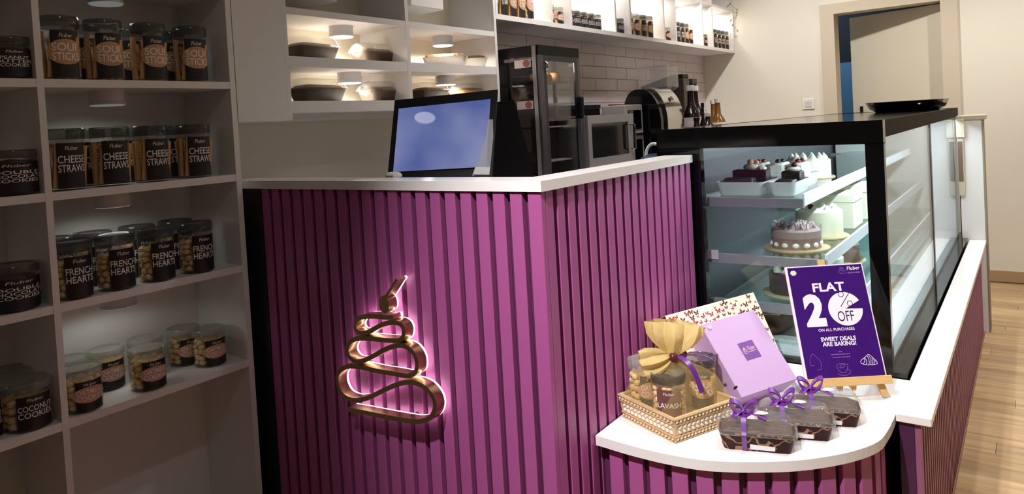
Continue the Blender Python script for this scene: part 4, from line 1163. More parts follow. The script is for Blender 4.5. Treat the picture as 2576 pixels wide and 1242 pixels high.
# croissant drawing: nested arcs
def stroke(mb, pts, w, fn):
    P = [Vector((x, y, 0)) for x, y in pts]; vs = []
    for i, p in enumerate(P):
        t = (P[min(i + 1, len(P) - 1)] - P[max(i - 1, 0)]).normalized(); n = Vector((-t.y, t.x, 0)) * w / 2
        vs += [fn(p.x + n.x, p.y + n.y), fn(p.x - n.x, p.y - n.y)]
    mb.add(vs, [(2 * k, 2 * k + 1, 2 * k + 3, 2 * k + 2) for k in range(len(P) - 1)])
CR = [[(1290, 580), (1275, 545), (1300, 505), (1340, 495), (1345, 540), (1320, 585), (1290, 580)], [(1300, 510), (1350, 470), (1400, 425), (1450, 440), (1500, 490), (1545, 530), (1570, 570)],
      [(1345, 480), (1375, 520), (1380, 570), (1360, 600)], [(1390, 450), (1420, 510), (1425, 570), (1410, 605)], [(1410, 440), (1455, 500), (1450, 590)], [(1470, 480), (1490, 540), (1470, 605)], [(1500, 500), (1520, 545), (1500, 600)], [(1320, 590), (1420, 605), (1450, 590), (1470, 605), (1540, 590), (1570, 570), (1530, 530)]]
for c in CR:
    stroke(ink, [(p.x, p.y) for p in catmull([(*pz2(*q), 0) for q in c], 3)], 0.0011, fp)
ink.build('croissant_drawing', M_pink, po)
pale = MB()
put_dashes(pale, pz(1185, 240)[0], pz(1410, 235)[0], pz(1300, 252)[1], pz(1300, 230)[1], fp)
mini_logo(pale, pz(1020, 200)[0], pz(1155, 200)[0], pz(1080, 265)[1], pz(1080, 150)[1], fp, 0.0007)
put_dashes(pale, pz2(890, 370)[0], pz2(960, 370)[0], pz2(930, 382)[1], pz2(930, 364)[1], fp, 3)
put_dashes(pale, pz2(765, 420)[0], pz2(1100, 410)[0], pz2(930, 426)[1], pz2(930, 410)[1], fp, 14, 2)
put_dashes(pale, pz2(790, 470)[0], pz2(1100, 460)[0], pz2(930, 474)[1], pz2(930, 460)[1], fp, 12, 3)
for c in ([(860, 600), (870, 650), (900, 700), (950, 740), (1010, 735), (1040, 690), (1050, 640), (1055, 590)], [(860, 600), (900, 585), (960, 580), (1030, 590), (1055, 590)], [(915, 650), (930, 610), (970, 590), (1000, 600), (985, 635), (945, 655), (915, 650)], [(1040, 680), (1080, 690), (1110, 695)], [(880, 750), (940, 780), (1030, 780), (1090, 750), (1110, 715)]):
    stroke(pale, [(p.x, p.y) for p in catmull([(*pz2(*q), 0) for q in c], 3)], 0.0009, fp)
for c in ([(435, 405), (400, 490), (395, 560), (420, 620), (480, 610)], [(435, 405), (500, 460), (560, 520), (590, 570), (595, 680)], [(515, 690), (580, 690), (595, 680)]):
    stroke(pale, [(p.x, p.y) for p in catmull([(*pz2(*q), 0) for q in c], 3)], 0.0008, fp)
pale.build('line_art', mat('poster_lilac_ink', rgb(138, 98, 172), 0.4), po)
dk = MB()
put_text(dk, 'OFF', pz(1018, 1000)[0], pz(1300, 990)[0], pz(1170, 1085)[1], pz(1170, 905)[1], fp2)
for (a_, b_) in ((1068, 620), (1225, 778)):
    cc_ = pz(a_, b_); r1 = abs(pz(a_ + 45, b_)[0] - cc_[0])
    stroke(dk, [(cc_[0] + r1 * math.cos(t), cc_[1] + r1 * math.sin(t)) for t in [2 * PI * k / 20 for k in range(21)]], 0.0016, fp2)
stroke(dk, [pz(1205, 600), pz(1070, 835)], 0.0018, fp2)
dk.build('dark_lettering', M_darkink, po)
bc = pz(248, 258)
MB().rings([[(bc[0] + s_ * 0.0095 * math.cos(k * PI / 3), y_, bc[1] + s_ * 0.008 * math.sin(k * PI / 3)) for k in range(6)] for s_, y_ in ((1, -0.0035), (0.85, -0.0050))]).build('round_badge', mat('pale_green_badge', rgb(206, 220, 180), 0.5), po)
# easel (poster frame axes)
ez = thing('table_easel', 'small pale wooden easel standing on the white display table', 'easel')
orient(ez, cp_, RP)
M_pine = mat('pale_pine', rgb(206, 168, 112), 0.5, vary=0.12, scale=14, stretch=(1, 6, 6))
zb_ = -dp[2] / 2
MB().bbox(-dp[0] / 2 - 0.001, dp[0] / 2 + 0.006, -0.018, 0.016, zb_ - 0.022, zb_ - 0.0004, 0.001).build('ledge', M_pine, ez)
def down(x, y):     # local z at which (x, y) of the easel frame meets the table
    R = Matrix(RP); return (TZ - cp_.z - R[2][0] * x - R[2][1] * y) / R[2][2]
for sg_ in (-1, 1):
    xt, xb = sg_ * 0.012, sg_ * 0.098
    zf = down(xb, 0.014) + 0.006
    zt = 0.150
    mb = MB().rings([[(xb - 0.009, 0.0045, zf), (xb + 0.009, 0.0045, zf), (xb + 0.009, 0.0155, zf), (xb - 0.009, 0.0155, zf)], [(xt - 0.009, 0.0045, zt), (xt + 0.009, 0.0045, zt), (xt + 0.009, 0.0155, zt), (xt - 0.009, 0.0155, zt)]])
    if True:
        # leg is cut where the ledge crosses it: legs run behind the poster
        mb.build('leg', M_pine, ez)
MB().bbox(-0.010, 0.010, 0.006, 0.015, 0.1502, 0.166, 0.001).build('top_block', M_pine, ez)
R_ = Matrix(RP); top = cp_ + R_ @ Vector((0, 0.018, 0.13)); foot = Vector((top.x - 0.03, 2.215, TZ + 0.004))
rl_ = R_.transposed() @ (top - cp_); rf_ = R_.transposed() @ (foot - cp_)
MB().tube([rl_, rf_], 0.007, 6).build('rear_leg', M_pine, ez)
for xx in (-0.020, 0.015):
    MB().rings([[(xx - 0.008, -0.004, zb_ - 0.0222), (xx + 0.008, -0.004, zb_ - 0.0222), (xx + 0.008, 0.010, zb_ - 0.0222), (xx - 0.008, 0.010, zb_ - 0.0222)], [(xx - 0.002, 0.0, zb_ - 0.036), (xx + 0.006, 0.0, zb_ - 0.036), (xx + 0.006, 0.006, zb_ - 0.036), (xx - 0.002, 0.006, zb_ - 0.036)]]).build('peg', M_pine, ez)

# ------------------------------------------------------------------ gift hamper
TC = Vector((-0.759, 1.697, TZ)); TA = math.atan2(-0.405, 0.914)   # front-left side direction
M_gweave = mat('gold_beaded_tray', rgb(206, 176, 136), 0.4, metal=0.1, vary=0.2, scale=60)
M_pearl = mat('pearl_beads', rgb(232, 212, 176), 0.2, metal=0.2)
M_lace = mat('ivory_leaf_relief', rgb(238, 228, 212), 0.5)
ht = thing('hamper_tray', 'square gold beaded tray with ivory leaf band', 'tray', TC, TA)
S0, S1, TH = 0.097, 0.105, 0.062
mb = MB().rings([[(sx * S0, sy * S0, 0) for sx, sy in ((-1, -1), (1, -1), (1, 1), (-1, 1))], [(sx * S1, sy * S1, TH) for sx, sy in ((-1, -1), (1, -1), (1, 1), (-1, 1))],
                 [(sx * (S1 - 0.008), sy * (S1 - 0.008), TH) for sx, sy in ((-1, -1), (1, -1), (1, 1), (-1, 1))], [(sx * (S0 - 0.008), sy * (S0 - 0.008), 0.006) for sx, sy in ((-1, -1), (1, -1), (1, 1), (-1, 1))]])
mb.build('tray_wall', M_gweave, ht)
MB().box(-0.089, 0.089, -0.089, 0.089, 0.0065, 0.026).build('cushion_floor', mat('cream_tissue', rgb(222, 206, 180), 0.8), ht)
beads, leaves, bars = MB(), MB(), MB()
for q in range(4):
    ca, sa = math.cos(q * PI / 2), math.sin(q * PI / 2)
    def w2(x, y, z):
        return (x * ca - y * sa, x * sa + y * ca, z)
    for zz in (0.009, 0.053):
        h = S0 + (S1 - S0) * zz / TH
        n = 17
        for k in range(n):
            x = -h + 0.006 + (2 * h - 0.012) * k / (n - 1)
            beads.ball(w2(x, -h - 0.002, zz), 0.0034, 6, 4)
        for dz in (-0.0065, 0.0065):
            h2 = S0 + (S1 - S0) * (zz + dz) / TH
            t_ = MB().box(-h2, h2, -h2 - 0.003, -h2 + 0.002, zz + dz - 0.0012, zz + dz + 0.0012)
            bars.add([w2(*p) for p in t_.v], t_.f)
    for k in range(13):
        x = -S0 + 0.012 + 0.0145 * k
        for up_, dz in ((1, 0.037), (-1, 0.025)):
            h = S0 + (S1 - S0) * dz / TH
            lf_ = [(x + 0.0062 * math.cos(t) * math.cos(0.7 * up_) - 0.0036 * math.sin(t) * math.sin(0.7 * up_), dz + 0.0062 * math.cos(t) * math.sin(0.7 * up_) + 0.0036 * math.sin(t) * math.cos(0.7 * up_)) for t in [2 * PI * i / 8 for i in range(8)]]
            o = len(leaves.v)
            leaves.add([w2(a_, -h - 0.0002, b_) for a_, b_ in lf_] + [w2((a_ - x) * 0.6 + x, -h - 0.003, (b_ - dz) * 0.6 + dz) for a_, b_ in lf_], [tuple(range(8, 16))] + [(i, (i + 1) % 8, 8 + (i + 1) % 8, 8 + i) for i in range(8)])
beads.build('beads', M_pearl, ht, smooth=True, kind='stuff')
bars.build('piping', M_gweave, ht)
leaves.build('leaf_relief', M_lace, ht, kind='stuff')
# jars in the hamper
def face(x, y):
    return math.atan2(-y, -x)
for kd, u, dep, lab in (('lavash', 1683, 1.780, 'lavash cracker jar wrapped in the gold hamper'), ('soup', 1764, 1.865, 'soup stick jar wrapped in the gold hamper beside lavender box'), ('oat', 1622, 1.880, 'biscuit jar with white sticker in the gold hamper by counter')):
    p = at_depth(u, 1000, dep)
    s = (0.86, 0.86, {'lavash': 1.0, 'soup': 0.76, 'oat': 1.08}[kd])
    rz = face(p.x, p.y) + (0.5 if kd == 'oat' else 0.12 if kd == 'soup' else 0.0)
    if kd == 'lavash':
        s = None
    jar(kd, (p.x, p.y, TZ + 0.0265), rz, lab, 'jars in the gift hamper', s)
# organza wrap
M_org = sheer('gold_organza', rgb(226, 204, 150), 0.22)
M_org2 = sheer('gathered_gold_organza', rgb(236, 212, 150), 0.78)
KN = at_depth(1690, 893, 1.815)
ow = thing('organza_wrap', 'sheer gold organza wrap tied above the gift hamper jars', 'wrap', TC, TA)
Rt = Matrix.Rotation(-TA, 3, 'Z')
kl = Rt @ (KN - TC)
def sq(a, h):
    c_, s_ = math.cos(a), math.sin(a); k_ = h / max(abs(c_), abs(s_)); return k_ * c_, k_ * s_
NA = 56
rings = []
prof = [(0.0, 0.052, 1.0, 0.0), (0.12, 0.066, 0.97, 0.0), (0.3, 0.095, 0.85, 0.12), (0.5, 0.118, 0.76, 0.3), (0.66, 0.131, 0.60, 0.6), (0.82, 0.140, 0.36, 0.9), (0.93, 0.148, 0.16, 1.0), (1.0, 0.157, 0.07, 1.0)]
for t_, zz, sc_, rd in prof:
    rg = []
    for k in range(NA):
        a_ = 2 * PI * k / NA
        hx, hy = sq(a_, S1 - 0.0085)
        rx, ry = 0.088 * math.cos(a_), 0.088 * math.sin(a_)
        x = (hx * (1 - rd) + rx * rd * 1.15) * sc_; y = (hy * (1 - rd) + ry * rd * 1.15) * sc_
        wv = 1 + 0.07 * math.sin(a_ * 9 + 1) * t_ + 0.05 * math.sin(a_ * 17) * t_
        rg.append((x * wv + kl.x * t_ * t_, y * wv + kl.y * t_ * t_, zz + (kl.z - 0.157) * t_ + 0.003 * math.sin(a_ * 7) * t_))
    rings.append(rg)
MB().rings(rings, cap=False).build('sheer_skirt', M_org, ow, smooth=True)
# gathered top: crumpled fan in two lobes
axr = Rt @ RT0; axu = Vector((0, 0, 1)); axd = Rt @ Vector((FWD.x, FWD.y, 0)).normalized()
def lobe(base, length, spread, tilt, n=15, m=9, seed=1):
    rnd = random.Random(seed); mb = MB()
    dirv = (axr * math.sin(tilt) + axu * math.cos(tilt)); sd = (axr * math.cos(tilt) - axu * math.sin(tilt))
    rs = []
    for j in range(m):
        t = j / (m - 1); rg = []
        wd = 0.010 + spread * math.sin(min(1, t * 1.15) * PI / 2) ** 0.9
        th = 0.009 + 0.022 * math.sin(t * PI * 0.85)
        for k in range(n * 2):
            a_ = 2 * PI * k / (n * 2)
            pl_ = 1 + 0.10 * math.sin(a_ * 8 + seed) * t + 0.05 * rnd.uniform(-1, 1) * t
            p = base + dirv * (length * (t + (0.10 * math.cos(a_) ** 2 * -t))) + sd * (wd * math.cos(a_) * pl_) + axd * (th * math.sin(a_) * (1 + 0.35 * math.sin(a_ * 8 + seed)))
            rg.append(p)
        rs.append(rg)
    return mb.rings(rs, cap=False)
mb = lobe(kl, 0.088, 0.062, 0.16, seed=2)
l2 = lobe(kl + axd * -0.004, 0.083, 0.030, -1.90, seed=5)
mb.add(l2.v, l2.f)
mb.build('gathered_top', M_org2, ow, smooth=True)
br = MB().ball(kl + axd * -0.016, 0.0125, 12, 8).ball(kl + axr * 0.028 + axd * -0.008 + axu * 0.004, 0.010, 12, 8)
br.build('wooden_beads', mat('maroon_bead', rgb(96, 40, 38), 0.2, coat=0.4), ow, smooth=True)
rp = [kl + axd * -0.012, kl + axr * 0.018 + axd * -0.03 + axu * 0.002, kl + axr * 0.036 + axd * -0.05 - axu * 0.014, kl + axr * 0.050 + axd * -0.056 - axu * 0.05, kl + axr * 0.058 + axd * -0.056 - axu * 0.078]
rb_ = MB().ribbon(catmull(rp, 4), 0.012, axr * 0.8 + axu * 0.3)
rb_.ribbon(catmull([kl + axd * -0.012, kl + axr * 0.04 + axd * -0.016 + axu * 0.004, kl + axr * 0.08 + axd * -0.012 - axu * 0.003, kl + axr * 0.105 + axd * -0.01 - axu * 0.018], 4), 0.008, axd)
rb_.build('violet_ribbon', M_ribbon, ow, smooth=True)

# ------------------------------------------------------------------ point of sale terminal
def quad_frame(px, dep):
    return [at_depth(u, v, d) for (u, v), d in zip(px, dep)]
c4 = quad_frame(((993, 252), (1252, 225), (1237, 452), (974, 452)), (2.17, 2.17, 2.10, 2.10))
n_ = ((c4[1] - c4[0]).cross(c4[3] - c4[0])).normalized()
if n_.dot(FWD) < 0:
    n_ = -n_
cen = sum(c4, Vector()) / 4
mn = thing('sales_terminal', 'black touchscreen sales terminal glowing blue behind counter ledge', 'monitor', (cen.x + n_.x * 0.06, cen.y + n_.y * 0.06, 0.89))
part(MB().slab(c4, n_, 0.022), 'housing', M_black, mn)
def scr_mat():
    mt = bpy.data.materials.new('blue_screen'); mt.use_nodes = True
    nt = mt.node_tree; b = nt.nodes['Principled BSDF']
    b.inputs['Base Color'].default_value = rgb(20, 22, 34); b.inputs['Roughness'].default_value = 0.015
    tc = nt.nodes.new('ShaderNodeTexCoord'); nz = nt.nodes.new('ShaderNodeTexNoise'); nz.inputs['Scale'].default_value = 5
    rp = nt.nodes.new('ShaderNodeValToRGB'); rp.color_ramp.elements[0].position = 0.35; rp.color_ramp.elements[0].color = rgb(84, 98, 158)
    rp.color_ramp.elements[1].position = 0.7; rp.color_ramp.elements[1].color = rgb(134, 142, 186)
    nt.links.new(tc.outputs['Object'], nz.inputs['Vector']); nt.links.new(nz.outputs[0], rp.inputs[0]); nt.links.new(rp.outputs[0], b.inputs['Emission Color'])
    b.inputs['Emission Strength'].default_value = 0.9
    return mt
s4 = quad_frame(((1003, 273), (1234, 249), (1223, 418), (990, 431)), (2.164, 2.164, 2.108, 2.106))
def plane_pt(u, v, off):
    d = ray(u, v); p0 = c4[0] - n_ * off; return CAMP + d * ((p0 - CAMP).dot(n_) / d.dot(n_))
s4 = [plane_pt(u, v, 0.0012) for u, v in ((1003, 273), (1234, 249), (1223, 419), (989, 432))]
sc = part(MB().slab(s4, n_, 0.001), 'screen', scr_mat(), mn)
base = Vector((cen.x, cen.y, 0)) + Vector((n_.x, n_.y, 0)) * 0.10
part(MB().tube([cen + n_ * 0.024 - Vector((0, 0, 0.02)), Vector((base.x, base.y, 1.05)), Vector((base.x, base.y, 0.905))], 0.02, 10), 'arm', M_black, mn)
part(MB().lathe([(0.10, 0.891), (0.10, 0.900), (0.03, 0.908)], 28, (base.x, base.y, 0)), 'foot', M_black, mn)
# black angular back of a second device
q = [at_depth(u, v, 2.50) for u, v in ((1236, 258), (1293, 251), (1352, 470), (1230, 470))]
pd = thing('printer_tower', 'black angular receipt printer tower between terminal and fridge', 'printer', (q[3].x, q[3].y + 0.1, 0.89))
fb = Vector((FWD.x, FWD.y, 0)).normalized()
part(MB().slab(q, fb, 0.10), 'cover', M_black, pd)
lo4 = [q[3], q[2]]
part(MB().slab([q[3], q[2], Vector((q[2].x, q[2].y, 0.891)), Vector((q[3].x, q[3].y, 0.891))], fb, 0.10), 'base', M_black, pd)
# acrylic stand and white mouse on the ledge
p = on(1210, 441, 'z', 1.1502)
dref = (p - CAMP).dot(FWD)
ac = [at_depth(u, v, dref) for u, v in ((1187, 441), (1232, 442), (1234, 415), (1241, 345), (1240, 300), (1228, 300), (1222, 345), (1197, 416))]
for v_ in ac[:2]:
    v_.z = 1.1502
aco = thing('acrylic_stand', 'frosted acrylic card stand on the ledge before the terminal', 'stand', (p.x, p.y, 1.15))
part(MB().slab(ac, fb, 0.004), 'plate', glass('frosted_acrylic', (0.9, 0.9, 0.92, 1), haze=0.45, hazecol=(0.42, 0.42, 0.46, 1), rough=0.15), aco)
part(MB().slab([at_depth(1190, 438, dref - 0.002) , at_depth(1231, 439, dref - 0.002), at_depth(1233, 420, dref - 0.002), at_depth(1196, 420, dref - 0.002)], -fb, 0.006), 'foot', mat('pale_acrylic', rgb(190, 190, 192), 0.3), aco)
p = on(998, 444, 'z', 1.15)
cm = thing('card_reader', 'small white domed card reader on the counter ledge', 'card reader', (p.x, p.y - 0.012, 1.15), 0.1)
MB().rings([[(0.027 * q_ * math.cos(a_), 0.02 * q_ * math.sin(a_), h_) for a_ in [2 * PI * k / 24 for k in range(24)]] for q_, h_ in ((1, 0), (1, 0.004), (0.92, 0.009), (0.7, 0.013), (0.35, 0.015))]).build('shell', M_porc, cm, smooth=True)
MB().box(-0.012, 0.012, -0.0205, -0.017, 0.003, 0.005).build('card_slot', M_black, cm)

# ------------------------------------------------------------------ back worktop and appliances
BZ = 0.95
bwk = thing('back_worktop', 'white worktop along the tiled wall carrying the appliances', 'worktop', (-1.95, 4.2, 0))
part(MB().box(-2.262, -1.62, 2.30, YB - 0.002, BZ - 0.03, BZ), 'top', M_top, bwk)
for k in range(6):
    y = 2.31 + k * 0.61
    part(MB().box(-2.25, -1.66, y, y + 0.6, 0.08, BZ - 0.0301), 'cabinet_front', M_white, bwk)
part(MB().box(-2.25, -1.70, 2.31, YB - 0.01, 0, 0.0799), 'plinth', M_char, bwk)

FX0, FX1, FY0, FY1, FT = -2.22, -1.790, 2.700, 3.060, 1.634
fr = thing('countertop_fridge', 'upright glass countertop display fridge with dark steel frame', 'fridge', (-2.0, 2.88, BZ))
part(MB().box(FX0, FX1, FY0, FY1, BZ, BZ + 0.05), 'base', M_black, fr)
part(MB().box(FX0, FX1, FY0, FY1, FT - 0.045, FT), 'top', M_black, fr)
for (x0, x1, y0, y1, mt_) in ((FX1 - 0.030, FX1 + 0.001, FY0 - 0.001, FY0 + 0.036, M_dksteel), (FX1 - 0.02, FX1, FY1 - 0.02, FY1, M_dksteel), (FX0, FX0 + 0.02, FY0, FY0 + 0.02, M_dksteel), (FX0, FX0 + 0.02, FY1 - 0.02, FY1, M_dksteel)):
    part(MB().box(x0, x1, y0, y1, BZ + 0.0501, FT - 0.0451), 'corner_post', mt_, fr)
part(MB().box(FX1 - 0.032, FX1 - 0.012, FY0 - 0.006, FY0 - 0.0012, BZ + 0.0501, FT - 0.002), 'bright_edge', M_steel, fr)
part(MB().box(FX0 + 0.0201, FX1 - 0.0301, FY0 + 0.006, FY0 + 0.010, BZ + 0.0501, FT - 0.0451), 'side_glass', M_dkglass, fr)
part(MB().box(FX0 + 0.0201, FX1 - 0.0201, FY1 - 0.010, FY1 - 0.006, BZ + 0.0501, FT - 0.0451), 'side_glass', M_glass, fr)
part(MB().box(FX0 + 0.006, FX0 + 0.010, FY0 + 0.0201, FY1 - 0.0201, 1.27, FT - 0.0451), 'back_glass', M_glass, fr)
part(MB().box(FX0 + 0.004, FX0 + 0.012, FY0 + 0.0201, FY1 - 0.0201, BZ + 0.0501, 1.2699), 'back_panel', M_char, fr)
dr = part(MB().box(FX1 - 0.008, FX1 - 0.003, FY0 + 0.060, FY1 - 0.046, BZ + 0.08, FT - 0.07), 'door_glass', glass('fridge_door_glass', (0.9, 0.88, 0.88, 1), ior=1.35), fr)
df = MB().box(FX1 - 0.011, FX1, FY0 + 0.0365, FY0 + 0.0599, BZ + 0.0505, FT - 0.0455).box(FX1 - 0.011, FX1, FY1 - 0.0459, FY1 - 0.0205, BZ + 0.0505, FT - 0.0455).box(FX1 - 0.011, FX1, FY0 + 0.06, FY1 - 0.046, BZ + 0.0505, BZ + 0.0799).box(FX1 - 0.011, FX1, FY0 + 0.06, FY1 - 0.046, FT - 0.0699, FT - 0.0455)
part(df, 'door_frame', M_char, fr)
part(MB().bbox(FX1 + 0.0005, FX1 + 0.03, FY1 - 0.048, FY1 - 0.022, 1.29, 1.40, 0.006), 'door_handle', M_black, fr)
part(MB().tube([(FX1 + 0.002, FY0 + 0.052, FT - 0.075), (FX1 + 0.012, FY0 + 0.052, FT - 0.085), (FX1 + 0.012, FY0 + 0.052, FT - 0.105), (FX1 + 0.002, FY0 + 0.052, FT - 0.112)], 0.004, 8), 'door_latch', M_chrome, fr)
for z in (1.10, 1.262, 1.37, 1.475):
    part(MB().box(FX0 + 0.03, FX1 - 0.05, FY0 + 0.03, FY1 - 0.03, z - 0.006, z), 'rack', mat('grey_rack', rgb(176, 168, 160), 0.4), fr)
part(MB().box(-1.935, -1.92, 3.032, 3.046, BZ + 0.0501, FT - 0.046), 'rack_post', M_dksteel, fr)
part(MB().box(-2.02, -1.86, 2.75, 2.77, FT - 0.058, FT - 0.0455), 'added_lamp', mat('added_lamp_lens', (1, 1, 1, 1), 0.5, emit=(1, 0.93, 0.85, 1), estr=2.0), fr)  # strip and point light added to brighten the fridge inside
fl_ = bpy.data.lights.new('fridge_fill_light', 'POINT'); fl_.energy = 1.6; fl_.shadow_soft_size = 0.03; fl_.color = (1, 0.94, 0.86)
fo_ = bpy.data.objects.new('fridge_fill_light', fl_); col.objects.link(fo_); fo_.location = (-1.90, 2.86, FT - 0.075)
M_bun = mat('baked_bun', rgb(196, 150, 96), 0.6, vary=0.25, scale=25)
for k, (x, y, z, s) in enumerate(((-1.875, 2.875, 1.475, 'at the front of the top rack'), (-1.955, 2.90, 1.475, 'in the middle of the top rack'), (-1.878, 2.955, 1.475, 'beside the rack post on the top rack'), (-1.92, 2.79, 1.37, 'beside the dark side glass'), (-1.94, 2.80, 1.10, 'on the lowest rack'))):
    t = thing('bread_bun', 'round golden bun in the fridge ' + s, 'bread', (x, y, z), group='buns in the fridge')
    MB().rings([[(q_ * 0.036 * math.cos(a_), q_ * 0.036 * math.sin(a_), h_) for a_ in [2 * PI * k_ / 16 for k_ in range(16)]] for q_, h_ in ((0.85, 0), (1, 0.012), (0.9, 0.03), (0.6, 0.042), (0.2, 0.046))]).build('crust', M_bun, t, smooth=True)
    MB().rings([[(q_ * 0.036 * math.cos(a_), q_ * 0.036 * math.sin(a_), h_) for a_ in [2 * PI * k_ / 16 for k_ in range(16)]] for q_, h_ in ((0.62, 0.0425), (0.4, 0.0468), (0.2, 0.048))]).build('glaze', mat('bun_glaze', rgb(170, 110, 60), 0.2), t, smooth=True)
for (u0, u1, v0, v1, s) in ((1294, 1334, 148, 173, 'above the bun on dark fridge glass'), (1301, 1340, 253, 276, 'below the middle of the dark fridge glass')):
    a0 = on(u0, v1, 'y', FY0); a1 = on(u1, v0, 'y', FY0)
    t = thing('price_card', 'white and red price card stuck ' + s, 'card', ((a0.x + a1.x) / 2, FY0 + 0.003, a0.z))
    w_ = (a1.x - a0.x) / 2; h_ = a1.z - a0.z
    MB().box(-w_, w_, -0.001, 0.001, 0, h_).build('card', mat('pink_white_card', rgb(226, 206, 204), 0.5), t)
    MB().rings([[(w_ * 0.45 + w_ * 0.42 * math.cos(a_), y_, h_ * 0.5 + h_ * 0.45 * math.sin(a_)) for a_ in [2 * PI * k_ / 16 for k_ in range(16)]] for y_ in (-0.0011, -0.0018)]).build('pastry_picture', mat('red_picture', rgb(150, 66, 50), 0.5), t)

MX, MY0, MY1, MT = -1.775, 3.085, 3.588, 1.3045
mw = thing('microwave_oven', 'silver microwave oven with dark glass door beside the fridge', 'microwave', (-1.98, 3.33, BZ))
part(MB().bbox(-2.12, MX - 0.0141, MY0, MY1, BZ + 0.012, MT, 0.004), 'body', M_steel, mw)
part(MB().box(MX - 0.0139, MX, MY0, MY0 + 0.036, BZ + 0.012, MT).box(MX - 0.0139, MX, MY1 - 0.065, MY1, BZ + 0.012, MT).box(MX - 0.0139, MX, MY0 + 0.036, MY1 - 0.065, MT - 0.042, MT).box(MX - 0.0139, MX, MY0 + 0.036, MY1 - 0.065, BZ + 0.012, 1.088), 'door_frame', M_steel, mw)
part(MB().box(MX - 0.0139, MX - 0.005, MY0 + 0.0361, MY1 - 0.0651, 1.0881, MT - 0.0421), 'door_window', M_gloss, mw)
part(MB().tube([(MX + 0.002, MY1 - 0.048, 1.11), (MX + 0.026, MY1 - 0.048, 1.115), (MX + 0.026, MY1 - 0.048, 1.245), (MX + 0.002, MY1 - 0.048, 1.25)], 0.008, 8), 'door_handle', M_chrome, mw)
for (x, y) in ((-2.07, 3.13), (-2.07, 3.54), (-1.84, 3.13), (-1.84, 3.54)):
    part(MB().lathe([(0.014, 0), (0.014, 0.0119)], 12, (x, y, BZ)), 'foot', M_black, mw)

gm = thing('tall_grey_appliance', 'narrow grey countertop appliance with dark window beside coffee machine', 'appliance', (-1.93, 3.75, BZ))
part(MB().bbox(-2.00, -1.85, 3.645, 3.865, BZ, 1.357, 0.006), 'body', mat('grey_enamel', rgb(150, 142, 140), 0.4), gm)
part(MB().bbox(-1.8499, -1.844, 3.675, 3.835, 1.215, 1.325, 0.003), 'upper_window', M_gloss, gm)
part(MB().box(-1.8499, -1.838, 3.65, 3.86, 1.178, 1.192), 'trim_bar', M_chrome, gm)
part(MB().bbox(-1.8499, -1.844, 3.675, 3.835, 1.0, 1.155, 0.003), 'lower_window', M_gloss, gm)
dbx = thing('dark_storage_box', 'flat black storage box standing behind the microwave', 'box', (-2.19, 3.66, BZ))
MB().bbox(-0.05, 0.05, -0.30, 0.22, 0, 0.395, 0.004).build('box', M_black, dbx)
MB().bbox(-0.054, 0.054, -0.304, 0.224, 0.3951, 0.422, 0.004).build('lid', mat('navy_lid', rgb(24, 26, 38), 0.4), dbx)
bkk = thing('recipe_book', 'slim maroon and pink book standing beside the storage box', 'book', (-2.13, 4.0, BZ))
MB().bbox(0.03, 0.06, -0.09, 0.09, 0, 0.42, 0.002).build('cover', mat('maroon_cover', rgb(90, 44, 58), 0.5), bkk)
MB().bbox(0.0605, 0.064, -0.085, -0.01, 0.02, 0.41, 0.001).build('front_label', mat('pink_paper', rgb(214, 184, 188), 0.5), bkk)

# coffee machine with arched chrome front
cf = thing('coffee_machine', 'black coffee machine with arched chrome front on the back worktop', 'coffee machine', (-1.9, 4.05, BZ))
def arch(xb, xf_, z0, zt, rad, n=14):
    pts = [(xb, z0), (xf_, z0)]
    zc_ = zt - rad
    for k in range(n + 1):
        a_ = PI / 2 * k / n
        pts.append((xf_ - rad * 0.62 + rad * 0.62 * math.cos(a_), zc_ + rad * math.sin(a_)))
    for k in range(n + 1):
        a_ = PI / 2 + PI / 2 * k / n
        pts.append((xb + rad * 0.45 + rad * 0.45 * math.cos(a_), zt - rad * 0.7 + rad * 0.7 * math.sin(a_)))
    return pts
def extr(poly, y0, y1):
    return MB().rings([[(x, y0, z) for x, z in poly], [(x, y1, z) for x, z in poly]])
part(extr(arch(-1.992, -1.752, BZ, 1.447, 0.20), 3.90, 4.20), 'body', M_gloss, cf)
outer = arch(-1.992, -1.738, BZ, 1.459, 0.21)[1:17]; inner = arch(-1.992, -1.7515, BZ, 1.4475, 0.20)[1:17]
part(MB().rings([[(x, y, z) for x, z in outer] + [(x, y, z) for x, z in reversed(inner)] for y in (3.965, 4.205)]), 'chrome_front', M_chrome, cf)
for p_ in cf.children[1].data.polygons: p_.use_smooth = True
cf.children[1].data.set_sharp_from_angle(angle=math.radians(40))
part(MB().bbox(-1.7378, -1.728, 4.03, 4.15, 1.02, 1.20, 0.003), 'spout_recess', M_gloss, cf)
part(MB().rings([[(-1.762 + 0.008 * math.sin(a_) + dx, 4.09 + 0.018 * math.cos(a_), 1.385 - 0.012 * math.sin(a_) + dz) for a_ in [2 * PI * k_ / 14 for k_ in range(14)]] for dx, dz in ((0.0, 0.0), (0.003, 0.002))]), 'badge', M_dksteel, cf)
